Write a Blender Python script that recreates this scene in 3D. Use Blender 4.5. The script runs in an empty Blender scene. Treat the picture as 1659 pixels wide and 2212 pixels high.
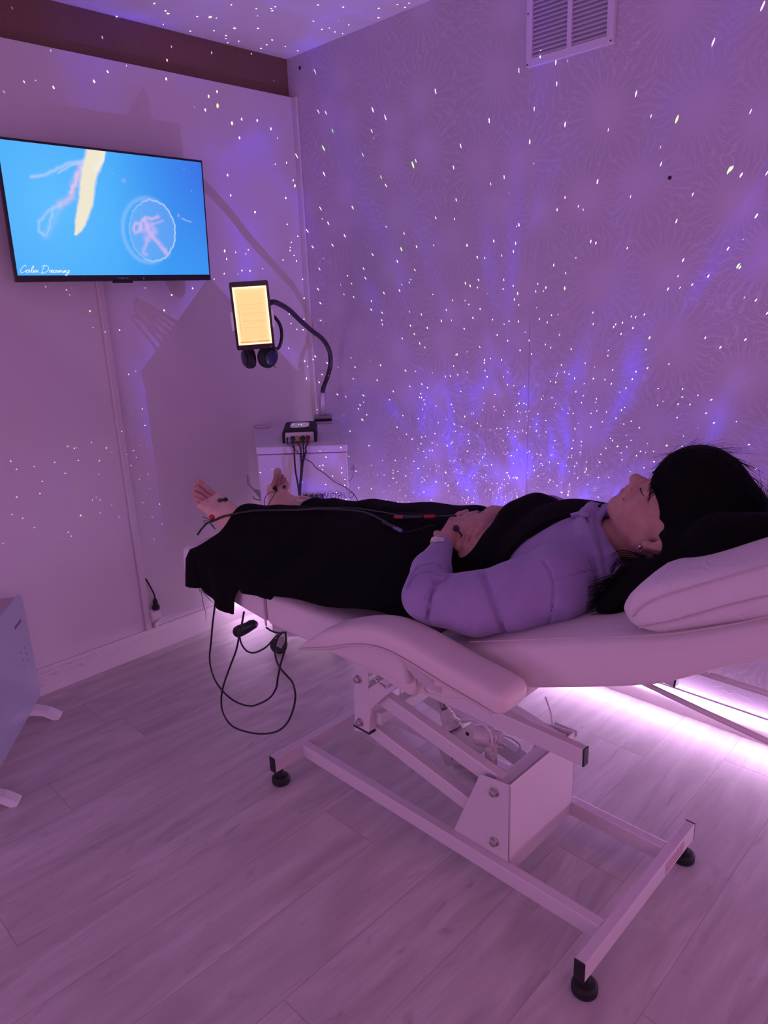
import bpy, bmesh, math, random
import numpy as np
from mathutils import Vector, Matrix
random.seed(7)
RNG = np.random.RandomState(11)
sc = bpy.context.scene
COL = sc.collection
R = math.radians

# ------------------------------------------------------------------ camera
FPX, YAW, PIT, ROL = 1555.0, R(45.0), R(16.42), R(-2.27)
CAM = Vector((-2.271, -2.729, 1.42))
_F = Vector((math.cos(PIT)*math.cos(YAW), math.cos(PIT)*math.sin(YAW), -math.sin(PIT)))
_R = _F.cross(Vector((0, 0, 1))).normalized(); _U = _R.cross(_F)
_c, _s = math.cos(ROL), math.sin(ROL)
CR, CU = _c*_R + _s*_U, -_s*_R + _c*_U
cam = bpy.data.cameras.new('camera'); cam.sensor_fit = 'VERTICAL'; cam.sensor_height = 36.0
cam.lens = FPX/2212*36.0; cam.clip_start = 0.05
co = bpy.data.objects.new('camera', cam); COL.objects.link(co)
co.matrix_world = Matrix(((CR.x, CU.x, -_F.x, CAM.x), (CR.y, CU.y, -_F.y, CAM.y), (CR.z, CU.z, -_F.z, CAM.z), (0, 0, 0, 1)))
sc.camera = co
sc.view_settings.view_transform = 'Standard'; sc.view_settings.look = 'None'
sc.view_settings.exposure = 0.0; sc.view_settings.gamma = 1.0; sc.view_settings.use_curve_mapping = False
w = bpy.data.worlds.new('world'); sc.world = w; w.use_nodes = True
w.node_tree.nodes['Background'].inputs[0].default_value = (0, 0, 0, 1)
w.node_tree.nodes['Background'].inputs[1].default_value = 0.0

def P(x, y, ax, val):
    """measured point: where the line of sight through photo point (x, y) meets the world plane axis ax = val"""
    d = _F + CR*((x-829.5)/FPX) - CU*((y-1106)/FPX)
    return CAM + d*((val-CAM[ax])/d[ax])

# ------------------------------------------------------------------ lights: unseen fill panels and the projector
def area(name, loc, rot, sx, sy, power, col):
    l = bpy.data.lights.new(name, 'AREA'); l.shape = 'RECTANGLE'; l.size = sx; l.size_y = sy
    l.energy = power; l.color = col
    o = bpy.data.objects.new(name, l); COL.objects.link(o); o.location = loc; o.rotation_euler = rot
    return o
STRIP_COL = (0.87, 0.56, 1.0)
STRIP_POWER = 29.0
area('fill_light_back', (-1.9, -3.93, 1.05), (R(95), 0, 0), 3.4, 0.9, 13.0, (1.0, 0.365, 0.72))  # soft unseen fill standing in for LED strips behind the camera
area('fill_light_side', (-3.66, -2.0, 1.3), (R(90), 0, R(-90)), 3.4, 1.2, 8.0, (0.76, 0.41, 0.98))  # unseen fill panel on the near wall, no fitting modelled
area('fill_light_corner', (-3.66, -0.75, 0.40), (R(90), 0, R(-90)), 1.3, 0.6, 9.0, (0.88, 0.46, 1.0))  # added low fill that brightens the lower left wall
def node_light(name, loc, energy, falloff_const=False):
    l = bpy.data.lights.new(name, 'POINT'); l.energy = energy; l.shadow_soft_size = 0.0
    o = bpy.data.objects.new(name, l); COL.objects.link(o); o.location = loc
    l.use_nodes = True; return o, l.node_tree
PROJ = (-0.42, -1.25, 0.45)
NEB_POWER, STAR_POWER = 30.0, 14.0
o, nt = node_light('projector_nebula_light', PROJ, NEB_POWER)
N = nt.nodes; Lk = nt.links; em = N['Emission']
tc = N.new('ShaderNodeTexCoord')
def upmask(val_out):
    sp = N.new('ShaderNodeSeparateXYZ'); t2 = N.new('ShaderNodeTexCoord'); Lk.new(t2.outputs['Normal'], sp.inputs[0])
    mr0 = N.new('ShaderNodeMapRange'); mr0.inputs[1].default_value = -0.05; mr0.inputs[2].default_value = 0.12; Lk.new(sp.outputs[2], mr0.inputs[0])
    dt = N.new('ShaderNodeVectorMath'); dt.operation = 'DOT_PRODUCT'; dt.inputs[1].default_value = (1.0, 0.0, 0.0); Lk.new(t2.outputs['Normal'], dt.inputs[0])
    mr1 = N.new('ShaderNodeMapRange'); mr1.inputs[1].default_value = -0.36; mr1.inputs[2].default_value = -0.12; mr1.inputs[3].default_value = 0.06; Lk.new(dt.outputs['Value'], mr1.inputs[0])
    mr = N.new('ShaderNodeMath'); mr.operation = 'MULTIPLY'; Lk.new(mr0.outputs[0], mr.inputs[0]); Lk.new(mr1.outputs[0], mr.inputs[1])
    mx = N.new('ShaderNodeMix'); mx.data_type = 'RGBA'; mx.inputs[6].default_value = (0, 0, 0, 1); Lk.new(mr.outputs[0], mx.inputs[0]); Lk.new(val_out, mx.inputs[7]); return mx.outputs[2]
mp = N.new('ShaderNodeMapping'); mp.inputs['Scale'].default_value = (6.5, 6.5, 2.6); Lk.new(tc.outputs['Normal'], mp.inputs['Vector'])
n1 = N.new('ShaderNodeTexNoise'); n1.inputs['Scale'].default_value = 1.0; n1.inputs['Detail'].default_value = 4; n1.inputs['Distortion'].default_value = 0.5
Lk.new(mp.outputs['Vector'], n1.inputs['Vector'])
r1 = N.new('ShaderNodeValToRGB'); r1.color_ramp.elements[0].position = 0.44; r1.color_ramp.elements[0].color = (0.17, 0.09, 0.40, 1)
r1.color_ramp.elements[1].position = 0.78; r1.color_ramp.elements[1].color = (0.25, 0.16, 3.0, 1)
e = r1.color_ramp.elements.new(0.56); e.color = (0.22, 0.13, 0.85, 1)
Lk.new(n1.outputs['Fac'], r1.inputs['Fac']); Lk.new(upmask(r1.outputs['Color']), em.inputs['Color'])
lf = N.new('ShaderNodeLightFalloff'); lf.inputs['Strength'].default_value = 1.0; Lk.new(lf.outputs['Linear'], em.inputs['Strength'])
o, nt = node_light('projector_star_light', PROJ, STAR_POWER)
N = nt.nodes; Lk = nt.links; em = N['Emission']
def stars(scale, thr, col, seed):
    tc = N.new('ShaderNodeTexCoord')
    mp = N.new('ShaderNodeMapping'); mp.inputs['Rotation'].default_value = (seed, seed*1.7, seed*.6); Lk.new(tc.outputs['Normal'], mp.inputs['Vector'])
    v = N.new('ShaderNodeTexVoronoi'); v.inputs['Scale'].default_value = scale; Lk.new(mp.outputs['Vector'], v.inputs['Vector'])
    m = N.new('ShaderNodeMapRange'); m.inputs['From Min'].default_value = thr; m.inputs['From Max'].default_value = thr*0.55
    m.inputs['To Min'].default_value = 0; m.inputs['To Max'].default_value = 1
    Lk.new(v.outputs['Distance'], m.inputs['Value'])
    c = N.new('ShaderNodeMix'); c.data_type = 'RGBA'; c.inputs[6].default_value = (0, 0, 0, 1); c.inputs[7].default_value = col
    Lk.new(m.outputs['Result'], c.inputs[0]); return c.outputs[2]
def addc(a, b):
    m = N.new('ShaderNodeMix'); m.data_type = 'RGBA'; m.blend_type = 'ADD'; m.inputs[0].default_value = 1
    Lk.new(a, m.inputs[6]); Lk.new(b, m.inputs[7]); return m.outputs[2]
cc = addc(addc(stars(56, 0.090, (110, 98, 125, 1), 0.3), stars(21, 0.047, (60, 210, 10, 1), 1.1)), stars(22, 0.034, (110, 105, 115, 1), 2.0))
Lk.new(upmask(cc), em.inputs['Color'])
lf = N.new('ShaderNodeLightFalloff'); lf.inputs['Strength'].default_value = 1.0; Lk.new(lf.outputs['Linear'], em.inputs['Strength'])

# ------------------------------------------------------------------ materials
MATS = {}
def mat(name, col, rough=0.6, metal=0.0, spec=0.5, bump=0.0, bscale=80, var=0.0, vscale=3, emit=None, estr=0, coat=0.0, sheen=0.0):
    if name in MATS: return MATS[name]
    m = bpy.data.materials.new(name); m.use_nodes = True; nt = m.node_tree; b = nt.nodes['Principled BSDF']
    b.inputs['Base Color'].default_value = (*col, 1); b.inputs['Roughness'].default_value = rough
    b.inputs['Metallic'].default_value = metal; b.inputs['Specular IOR Level'].default_value = spec
    b.inputs['Coat Weight'].default_value = coat; b.inputs['Sheen Weight'].default_value = sheen
    if emit: b.inputs['Emission Color'].default_value = (*emit, 1); b.inputs['Emission Strength'].default_value = estr
    tc = nt.nodes.new('ShaderNodeTexCoord')
    if bump:
        n = nt.nodes.new('ShaderNodeTexNoise'); n.inputs['Scale'].default_value = bscale; n.inputs['Detail'].default_value = 4
        nt.links.new(tc.outputs['Object'], n.inputs['Vector'])
        bp = nt.nodes.new('ShaderNodeBump'); bp.inputs['Strength'].default_value = bump; bp.inputs['Distance'].default_value = 0.004
        nt.links.new(n.outputs['Fac'], bp.inputs['Height']); nt.links.new(bp.outputs['Normal'], b.inputs['Normal'])
    if var:
        n = nt.nodes.new('ShaderNodeTexNoise'); n.inputs['Scale'].default_value = vscale; n.inputs['Detail'].default_value = 5
        nt.links.new(tc.outputs['Object'], n.inputs['Vector'])
        mx = nt.nodes.new('ShaderNodeMix'); mx.data_type = 'RGBA'
        mx.inputs[6].default_value = (*[c*(1-var) for c in col], 1); mx.inputs[7].default_value = (*[min(1, c*(1+var)) for c in col], 1)
        nt.links.new(n.outputs['Fac'], mx.inputs[0]); nt.links.new(mx.outputs[2], b.inputs['Base Color'])
    MATS[name] = m; return m

class G:
    """small node helper for the bigger procedural materials"""
    def __init__(s, m): s.nt = m.node_tree; s.b = s.nt.nodes['Principled BSDF']
    def n(s, t, **k):
        x = s.nt.nodes.new(t)
        for a, v in k.items(): setattr(x, a, v)
        return x
    def l(s, a, b): s.nt.links.new(a, b)
    def math(s, op, a, b=None, c=None):
        x = s.n('ShaderNodeMath', operation=op)
        for i, v in enumerate((a, b, c)):
            if v is None: continue
            if isinstance(v, (int, float)): x.inputs[i].default_value = v
            else: s.l(v, x.inputs[i])
        return x.outputs[0]
    def mix(s, f, a, b):
        x = s.n('ShaderNodeMix', data_type='RGBA')
        for i, v in ((0, f), (6, a), (7, b)):
            if isinstance(v, tuple): x.inputs[i].default_value = (*v, 1)
            elif isinstance(v, (int, float)): x.inputs[i].default_value = v
            else: s.l(v, x.inputs[i])
        return x.outputs[2]
    def sep(s, v):
        x = s.n('ShaderNodeSeparateXYZ'); s.l(v, x.inputs[0]); return x.outputs
    def comb(s, a, b, c):
        x = s.n('ShaderNodeCombineXYZ')
        for i, v in enumerate((a, b, c)):
            if isinstance(v, (int, float)): x.inputs[i].default_value = v
            else: s.l(v, x.inputs[i])
        return x.outputs[0]
    def noise(s, v, scale, detail=4, dist=0):
        x = s.n('ShaderNodeTexNoise'); x.inputs['Scale'].default_value = scale; x.inputs['Detail'].default_value = detail
        x.inputs['Distortion'].default_value = dist; s.l(v, x.inputs['Vector']); return x.outputs['Fac']
    def mrange(s, v, a, b, c=0, d=1):
        x = s.n('ShaderNodeMapRange'); x.inputs[1].default_value = a; x.inputs[2].default_value = b
        x.inputs[3].default_value = c; x.inputs[4].default_value = d; s.l(v, x.inputs[0]); return x.outputs[0]
    def bump(s, h, st, dist=0.003):
        x = s.n('ShaderNodeBump'); x.inputs['Strength'].default_value = st; x.inputs['Distance'].default_value = dist
        s.l(h, x.inputs['Height']); s.l(x.outputs['Normal'], s.b.inputs['Normal'])

def floor_material():
    m = mat('laminate_floor', (0.55, 0.5, 0.48), 0.42); g = G(m)
    tc = g.n('ShaderNodeTexCoord'); X, Y, Z = g.sep(tc.outputs['Object'])[:3]
    row = g.math('FLOOR', g.math('DIVIDE', g.math('ADD', Y, 0.0152), 0.189))
    fy = g.math('FRACT', g.math('DIVIDE', g.math('ADD', Y, 0.0152), 0.189))
    wn = g.n('ShaderNodeTexWhiteNoise', noise_dimensions='1D'); g.l(row, wn.inputs['W'])
    xs = g.math('DIVIDE', g.math('ADD', X, g.math('MULTIPLY', wn.outputs['Value'], 1.29)), 1.29)
    fx = g.math('FRACT', xs); colid = g.math('FLOOR', xs)
    wn2 = g.n('ShaderNodeTexWhiteNoise', noise_dimensions='2D'); g.l(g.comb(row, colid, 0), wn2.inputs['Vector'])
    # seams
    ey = g.math('MINIMUM', fy, g.math('SUBTRACT', 1, fy)); ex = g.math('MINIMUM', fx, g.math('SUBTRACT', 1, fx))
    sy = g.mrange(ey, 0.003, 0.009, 1, 0); sx = g.mrange(ex, 0.0006, 0.0018, 1, 0)
    seam = g.math('MAXIMUM', sy, sx)
    off = g.math('MULTIPLY', wn2.outputs['Value'], 37.0)
    vec = g.comb(g.math('ADD', g.math('MULTIPLY', X, 1.5), off), g.math('MULTIPLY', Y, 8.0), off)
    n1 = g.noise(vec, 1.3, 6, 1.6)
    vec2 = g.comb(g.math('ADD', g.math('MULTIPLY', X, 7.0), off), g.math('MULTIPLY', Y, 130.0), off)
    n2 = g.noise(vec2, 1.0, 4, 0.3)
    vec3 = g.comb(g.math('ADD', g.math('MULTIPLY', X, 2.2), off), g.math('MULTIPLY', Y, 6.0), off)
    kn = g.noise(vec3, 2.1, 3, 2.4)
    base = g.mix(g.mrange(n1, 0.3, 0.72), (0.42, 0.36, 0.36), (0.64, 0.585, 0.58))
    base = g.mix(g.mrange(n2, 0.35, 0.62, 0.28, 0.0), base, (0.40, 0.34, 0.34))
    base = g.mix(g.mrange(kn, 0.62, 0.78, 0, 0.55), base, (0.25, 0.19, 0.20))
    base = g.mix(g.math('MULTIPLY', wn2.outputs['Value'], 0.22), base, (0.50, 0.44, 0.44))
    base = g.mix(g.math('MULTIPLY', seam, 0.38), base, (0.16, 0.12, 0.13))
    g.l(base, g.b.inputs['Base Color'])
    g.l(g.mrange(n2, 0.3, 0.7, 0.36, 0.5), g.b.inputs['Roughness'])
    g.bump(g.math('SUBTRACT', g.math('MULTIPLY', n2, 0.3), seam), 0.25, 0.001)
    return m

def wallpaper_material():
    m = mat('flower_wallpaper', (0.55, 0.5, 0.55), 0.55); g = G(m)
    tc = g.n('ShaderNodeTexCoord'); X, Y, Z = g.sep(tc.outputs['Object'])[:3]
    warp = g.n('ShaderNodeTexNoise'); warp.inputs['Scale'].default_value = 7; warp.inputs['Detail'].default_value = 2
    g.l(tc.outputs['Object'], warp.inputs['Vector'])
    v0 = g.comb(Y, Z, 0)
    sub = g.n('ShaderNodeVectorMath', operation='SUBTRACT'); g.l(warp.outputs['Color'], sub.inputs[0]); sub.inputs[1].default_value = (.5, .5, .5)
    scl = g.n('ShaderNodeVectorMath', operation='SCALE'); g.l(sub.outputs[0], scl.inputs[0]); scl.inputs[3].default_value = 0.045
    ad = g.n('ShaderNodeVectorMath', operation='ADD'); g.l(v0, ad.inputs[0]); g.l(scl.outputs[0], ad.inputs[1])
    flat = g.n('ShaderNodeVectorMath', operation='MULTIPLY'); g.l(ad.outputs[0], flat.inputs[0]); flat.inputs[1].default_value = (1, 1, 0)
    vo = g.n('ShaderNodeTexVoronoi', voronoi_dimensions='2D', feature='F1'); vo.inputs['Scale'].default_value = 4.4; vo.inputs['Randomness'].default_value = 0.85
    g.l(flat.outputs[0], vo.inputs['Vector'])
    d = g.n('ShaderNodeVectorMath', operation='SUBTRACT'); g.l(flat.outputs[0], d.inputs[0]); g.l(vo.outputs['Position'], d.inputs[1])
    dx, dy, _ = g.sep(d.outputs[0])[:3]
    ang = g.math('ARCTAN2', dy, dx); rad = g.math('SQRT', g.math('ADD', g.math('MULTIPLY', dx, dx), g.math('MULTIPLY', dy, dy)))
    rn = g.math('MULTIPLY', rad, 4.4)
    # radial strands: fine near the middle, branching towards the rim
    nz = g.noise(tc.outputs['Object'], 38, 3)
    a1 = g.math('ADD', g.math('MULTIPLY', ang, 14), g.math('MULTIPLY', g.math('SUBTRACT', nz, 0.5), g.math('MULTIPLY', rn, 9)))
    s1 = g.math('ABSOLUTE', g.math('SINE', a1))
    a2 = g.math('ADD', g.math('MULTIPLY', ang, 23), g.math('MULTIPLY', g.math('SUBTRACT', nz, 0.5), g.math('MULTIPLY', rn, -14)))
    s2 = g.math('ABSOLUTE', g.math('SINE', a2))
    l1 = g.mrange(s1, 0.16, 0.42, 1, 0); l2 = g.mrange(s2, 0.14, 0.38, 1, 0)
    lines = g.math('MAXIMUM', l1, g.math('MULTIPLY', l2, 0.8))
    core = g.mrange(rn, 0.42, 0.12, 0, 1)
    pat = g.math('MAXIMUM', lines, core)
    big = g.noise(tc.outputs['Object'], 1.7, 2)
    amt = g.mrange(big, 0.35, 0.65, 0.45, 1.0)
    pat = g.math('MULTIPLY', pat, amt)
    colr = g.mix(pat, (0.50, 0.44, 0.52), (0.60, 0.53, 0.64))
    # panel joint, a plug hole and a scratch
    seam = g.math('MULTIPLY', g.math('LESS_THAN', g.math('ABSOLUTE', g.math('ADD', Y, 1.235)), 0.0016), g.math('LESS_THAN', Z, 1.33))
    hole = g.math('LESS_THAN', g.math('ADD', g.math('POWER', g.math('ADD', Y, 1.714), 2), g.math('POWER', g.math('ADD', Z, -1.735), 2)), 0.000036)
    hole2 = g.math('LESS_THAN', g.math('ADD', g.math('POWER', g.math('ADD', Y, 0.055), 2), g.math('POWER', g.math('ADD', Z, -2.385), 2)), 0.00006)
    colr = g.mix(g.math('MULTIPLY', seam, 0.55), colr, (0.2, 0.15, 0.2))
    colr = g.mix(g.math('MAXIMUM', hole, hole2), colr, (0.01, 0.01, 0.01))
    g.l(colr, g.b.inputs['Base Color'])
    g.l(g.mrange(pat, 0, 1, 0.62, 0.45), g.b.inputs['Roughness'])
    g.bump(pat, 0.2, 0.0012)
    return m

def beam_material():
    m = mat('brown_board', (0.2, 0.1, 0.08), 0.7); g = G(m)
    tc = g.n('ShaderNodeTexCoord'); X, Y, Z = g.sep(tc.outputs['Object'])[:3]
    s = g.math('ABSOLUTE', g.math('SINE', g.math('ADD', g.math('MULTIPLY', Z, 420), g.math('MULTIPLY', g.noise(tc.outputs['Object'], 30), 1.5))))
    n = g.noise(tc.outputs['Object'], 3, 5)
    c = g.mix(g.mrange(s, 0.1, 0.6), (0.125, 0.065, 0.05), (0.20, 0.105, 0.075))
    c = g.mix(g.mrange(n, 0.35, 0.7, 0, 0.5), c, (0.13, 0.07, 0.06)); g.l(c, g.b.inputs['Base Color'])
    g.bump(s, 0.3, 0.001); return m

def baseboard_material():
    m = mat('scuffed_white_board', (0.66, 0.60, 0.62), 0.5); g = G(m)
    tc = g.n('ShaderNodeTexCoord'); X, Y, Z = g.sep(tc.outputs['Object'])[:3]
    n = g.noise(g.comb(g.math('MULTIPLY', X, 16), Y, g.math('MULTIPLY', Z, 55)), 1.5, 5, 1.0)
    n2 = g.noise(tc.outputs['Object'], 1.8, 1)
    k = g.math('MULTIPLY', g.mrange(n, 0.56, 0.66), g.math('MULTIPLY', g.mrange(n2, 0.5, 0.58), g.mrange(Z, 0.03, 0.05)))
    g.l(g.mix(g.math('MULTIPLY', k, 0.45), (0.66, 0.60, 0.62), (0.34, 0.30, 0.33)), g.b.inputs['Base Color']); return m

WALL = mat('painted_white_wall', (0.62, 0.57, 0.60), 0.6, bump=0.08, bscale=300, var=0.03, vscale=2)
CEIL = mat('white_ceiling', (0.7, 0.68, 0.70), 0.7)
METAL = mat('white_powder_coated_steel', (0.66, 0.60, 0.62), 0.32, bump=0.03, bscale=400)
METAL_EDGE = METAL
VINYL = mat('white_upholstery', (0.66, 0.56, 0.56), 0.55, bump=0.25, bscale=60, sheen=0.1)
TERRY = mat('white_stretch_cover', (0.68, 0.60, 0.61), 0.85, bump=0.5, bscale=35, sheen=0.2)
PIPING = mat('upholstery_piping', (0.58, 0.47, 0.48), 0.5)
CHROME = mat('zinc_plated_bolt', (0.55, 0.52, 0.5), 0.3, metal=1.0)
DARKSTEEL = mat('polished_steel', (0.5, 0.48, 0.5), 0.2, metal=1.0)
BLACKP = mat('black_plastic', (0.006, 0.006, 0.008), 0.45)
BLACKR = mat('black_rubber', (0.008, 0.007, 0.008), 0.7)
GREYPL = mat('light_grey_plastic', (0.55, 0.5, 0.52), 0.45, bump=0.05)
WHITEPL = mat('white_plastic', (0.7, 0.66, 0.68), 0.35)
TEXTD = mat('printed_dark_grey', (0.02, 0.02, 0.03), 0.5)

# ------------------------------------------------------------------ mesh helpers
def mesh_obj(name, verts, faces, m, parent=None, smooth=False, bevel=0, seg=2):
    me = bpy.data.meshes.new(name); me.from_pydata([tuple(v) for v in verts], [], [tuple(f) for f in faces]); me.update()
    return link(name, me, m, parent, smooth, bevel, seg)
def link(name, me, m, parent=None, smooth=False, bevel=0, seg=2):
    o = bpy.data.objects.new(name, me); COL.objects.link(o)
    bm = bmesh.new(); bm.from_mesh(me); bmesh.ops.recalc_face_normals(bm, faces=bm.faces); bm.to_mesh(me); bm.free()
    if m is not None and not me.materials: me.materials.append(m)
    if smooth:
        for p in me.polygons: p.use_smooth = True
    if bevel:
        b = o.modifiers.new('bevel', 'BEVEL'); b.width = bevel; b.segments = seg; b.limit_method = 'ANGLE'; b.angle_limit = R(35)
        if smooth: b.harden_normals = False
    if parent is not None:
        o.parent = parent; o.matrix_parent_inverse = Matrix.Translation(parent.location).inverted()
    return o
class MB:
    def __init__(s): s.v = []; s.f = []
    def add(s, v, f):
        k = len(s.v); s.v += [tuple(p) for p in v]; s.f += [tuple(i+k for i in q) for q in f]; return s
    def box(s, c, d, M=None):
        v = [Vector((sx*d[0]/2, sy*d[1]/2, sz*d[2]/2)) for sx in (-1, 1) for sy in (-1, 1) for sz in (-1, 1)]
        if M is not None: v = [M @ p for p in v]
        v = [p+Vector(c) for p in v]
        return s.add(v, [(0, 1, 3, 2), (4, 6, 7, 5), (0, 4, 5, 1), (2, 3, 7, 6), (0, 2, 6, 4), (1, 5, 7, 3)])
    def box2(s, a, b): return s.box([(a[i]+b[i])/2 for i in range(3)], [abs(b[i]-a[i]) for i in range(3)])
    def bar(s, p0, p1, w, h, side=Vector((1, 0, 0))):
        """rectangular tube from p0 to p1; w along 'side', h across"""
        p0, p1 = Vector(p0), Vector(p1); d = (p1-p0).normalized(); sd = (side-d*side.dot(d)).normalized(); u = sd.cross(d)
        v = [p+sd*(a*w/2)+u*(b*h/2) for p in (p0, p1) for a, b in ((-1, -1), (1, -1), (1, 1), (-1, 1))]
        return s.add(v, [(0, 3, 2, 1), (4, 5, 6, 7), (0, 1, 5, 4), (1, 2, 6, 5), (2, 3, 7, 6), (3, 0, 4, 7)])
    def cyl(s, p0, p1, r, n=20, r1=None):
        p0, p1 = Vector(p0), Vector(p1); d = (p1-p0).normalized(); a = d.orthogonal().normalized(); b = d.cross(a); r1 = r if r1 is None else r1
        v = []
        for p, rr in ((p0, r), (p1, r1)):
            v += [p+a*(math.cos(2*math.pi*i/n)*rr)+b*(math.sin(2*math.pi*i/n)*rr) for i in range(n)]
        return s.add(v, [tuple((i, (i+1) % n, n+(i+1) % n, n+i)) for i in range(n)]+[tuple(range(n))[::-1], tuple(range(n, 2*n))])
    def lathe(s, p0, axis, prof, n=24):
        """prof = [(distance along axis, radius)]"""
        p0 = Vector(p0); d = Vector(axis).normalized(); a = d.orthogonal().normalized(); b = d.cross(a); v = []; f = []
        for t, r in prof:
            v += [p0+d*t+a*(math.cos(2*math.pi*i/n)*r)+b*(math.sin(2*math.pi*i/n)*r) for i in range(n)]
        for k in range(len(prof)-1):
            f += [(k*n+i, k*n+(i+1) % n, (k+1)*n+(i+1) % n, (k+1)*n+i) for i in range(n)]
        f += [tuple(range(n))[::-1], tuple(range((len(prof)-1)*n, len(prof)*n))]
        return s.add(v, f)
    def ball(s, c, r, n=12, sc3=(1, 1, 1)):
        c = Vector(c); v = []; f = []
        for j in range(1, n):
            th = math.pi*j/n
            for i in range(2*n):
                ph = math.pi*i/n
                v.append(c+Vector((r*sc3[0]*math.sin(th)*math.cos(ph), r*sc3[1]*math.sin(th)*math.sin(ph), r*sc3[2]*math.cos(th))))
        m = 2*n
        for j in range(n-2):
            f += [(j*m+i, j*m+(i+1) % m, (j+1)*m+(i+1) % m, (j+1)*m+i) for i in range(m)]
        k = len(v); v += [c+Vector((0, 0, r*sc3[2])), c-Vector((0, 0, r*sc3[2]))]
        f += [(k, (i+1) % m, i) for i in range(m)]+[(k+1, (n-2)*m+i, (n-2)*m+(i+1) % m) for i in range(m)]
        return s.add(v, f)
    def prism(s, poly, x0, x1):
        """poly = [(y, z)] in the plane across x, from x0 to x1"""
        n = len(poly); v = [(x0, y, z) for y, z in poly]+[(x1, y, z) for y, z in poly]
        return s.add(v, [tuple(range(n)), tuple(range(2*n-1, n-1, -1))]+[(i, i+n, (i+1) % n+n, (i+1) % n) for i in range(n)])
    def build(s, name, m, parent=None, smooth=False, bevel=0, seg=2):
        return mesh_obj(name, s.v, s.f, m, parent, smooth, bevel, seg)
def catmull(pts, k=8):
    p = [Vector(q) for q in pts]; p = [2*p[0]-p[1]]+p+[2*p[-1]-p[-2]]; out = []
    for i in range(1, len(p)-2):
        for j in range(k):
            t = j/k; a, b, c, d = p[i-1], p[i], p[i+1], p[i+2]
            out.append(0.5*((2*b)+(c-a)*t+(2*a-5*b+4*c-d)*t*t+(3*b-a-3*c+d)*t**3))
    out.append(p[-2]); return out
def tube(pts, r, n=8, k=8, smooth_path=True, mb=None, r_end=None):
    path = catmull(pts, k) if smooth_path else [Vector(q) for q in pts]
    mb = mb or MB(); v = []; f = []; prev = None
    for i, p in enumerate(path):
        d = (path[min(i+1, len(path)-1)]-path[max(i-1, 0)]).normalized()
        a = d.orthogonal().normalized() if prev is None else (prev-d*prev.dot(d)).normalized(); prev = a; b = d.cross(a)
        rr = r if r_end is None else r+(r_end-r)*i/(len(path)-1)
        v += [p+a*(math.cos(2*math.pi*j/n)*rr)+b*(math.sin(2*math.pi*j/n)*rr) for j in range(n)]
    for i in range(len(path)-1):
        f += [(i*n+j, i*n+(j+1) % n, (i+1)*n+(j+1) % n, (i+1)*n+j) for j in range(n)]
    f += [tuple(range(n))[::-1], tuple(range((len(path)-1)*n, len(path)*n))]
    return mb.add(v, f)
def cushion(path_yz, x0, x1, t, mb=None, round_ends=True, k=6, ex=5.0, taper=None, er=.42):
    """padded slab along a (y, z) path: the path is the middle of its top-to-bottom thickness t"""
    path = [(p.y, p.z) for p in catmull([(0, y, z) for y, z in path_yz], k)]
    xc, hw = (x0+x1)/2, (x1-x0)/2; n = 40; mb = mb or MB(); v = []; f = []; L = [0]
    for i in range(1, len(path)): L.append(L[-1]+math.hypot(path[i][0]-path[i-1][0], path[i][1]-path[i-1][1]))
    stations = []
    rr = t*er
    def at(s):
        for i in range(len(path)-1):
            if L[i+1] >= s or i == len(path)-2:
                q = (s-L[i])/(L[i+1]-L[i]); return (path[i][0]+(path[i+1][0]-path[i][0])*q, path[i][1]+(path[i+1][1]-path[i][1])*q), (path[i+1][0]-path[i][0], path[i+1][1]-path[i][1])
    ss = [rr*(1-math.cos(math.pi/2*j/6)) for j in range(7)] if round_ends else [0]
    S = ss+list(np.linspace(ss[-1], L[-1]-ss[-1], max(4, int(L[-1]/0.02)))[1:-1])+[L[-1]-q for q in ss[::-1]]
    for s_ in S:
        (y, z), (dy, dz) = at(min(max(s_, 0), L[-1])); l = math.hypot(dy, dz); ny, nz = -dz/l, dy/l
        e = min(s_, L[-1]-s_)
        q = math.sqrt(max(0.0, 1-(1-min(1, e/rr))**2)) if round_ends else 1
        ht = t/2-(1-q)*rr; hx = hw-(1-q)*rr
        if taper: a, b = taper(s_/L[-1]); ht *= a; hx *= b
        for j in range(n):
            th = 2*math.pi*j/n; cx = math.copysign(abs(math.cos(th))**(2/ex), math.cos(th)); cz = math.copysign(abs(math.sin(th))**(2/ex), math.sin(th))
            v.append((xc+cx*hx, y+ny*cz*ht, z+nz*cz*ht))
    m = len(S)
    for i in range(m-1): f += [(i*n+j, i*n+(j+1) % n, (i+1)*n+(j+1) % n, (i+1)*n+j) for j in range(n)]
    f += [tuple(range(n))[::-1], tuple(range((m-1)*n, m*n))]
    return mb.add(v, f)
def thing(name, label, cat, loc=(0, 0, 0), group=None):
    o = bpy.data.objects.new(name, None); COL.objects.link(o); o.location = loc; o.empty_display_size = 0.05
    o['label'] = label; o['category'] = cat
    if group: o['group'] = group
    return o
def tag(o, label, cat, group=None):
    o['label'] = label; o['category'] = cat
    if group: o['group'] = group
    return o
def struct(o): o['kind'] = 'structure'; return o
def text_mesh(name, body, size, mtx, m, parent=None, extrude=0.0003, offset=0.0, shear=0.0, space=1.0):
    cu = bpy.data.curves.new(name+'_font', 'FONT'); cu.body = body; cu.size = size; cu.extrude = extrude; cu.offset = offset; cu.shear = shear; cu.space_character = space
    to = bpy.data.objects.new(name+'_font', cu); COL.objects.link(to)
    dg = bpy.context.evaluated_depsgraph_get(); me = bpy.data.meshes.new_from_object(to.evaluated_get(dg))
    bpy.data.objects.remove(to); bpy.data.curves.remove(cu)
    me.transform(mtx); me.name = name; me.materials.clear()
    return link(name, me, m, parent)
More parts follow.
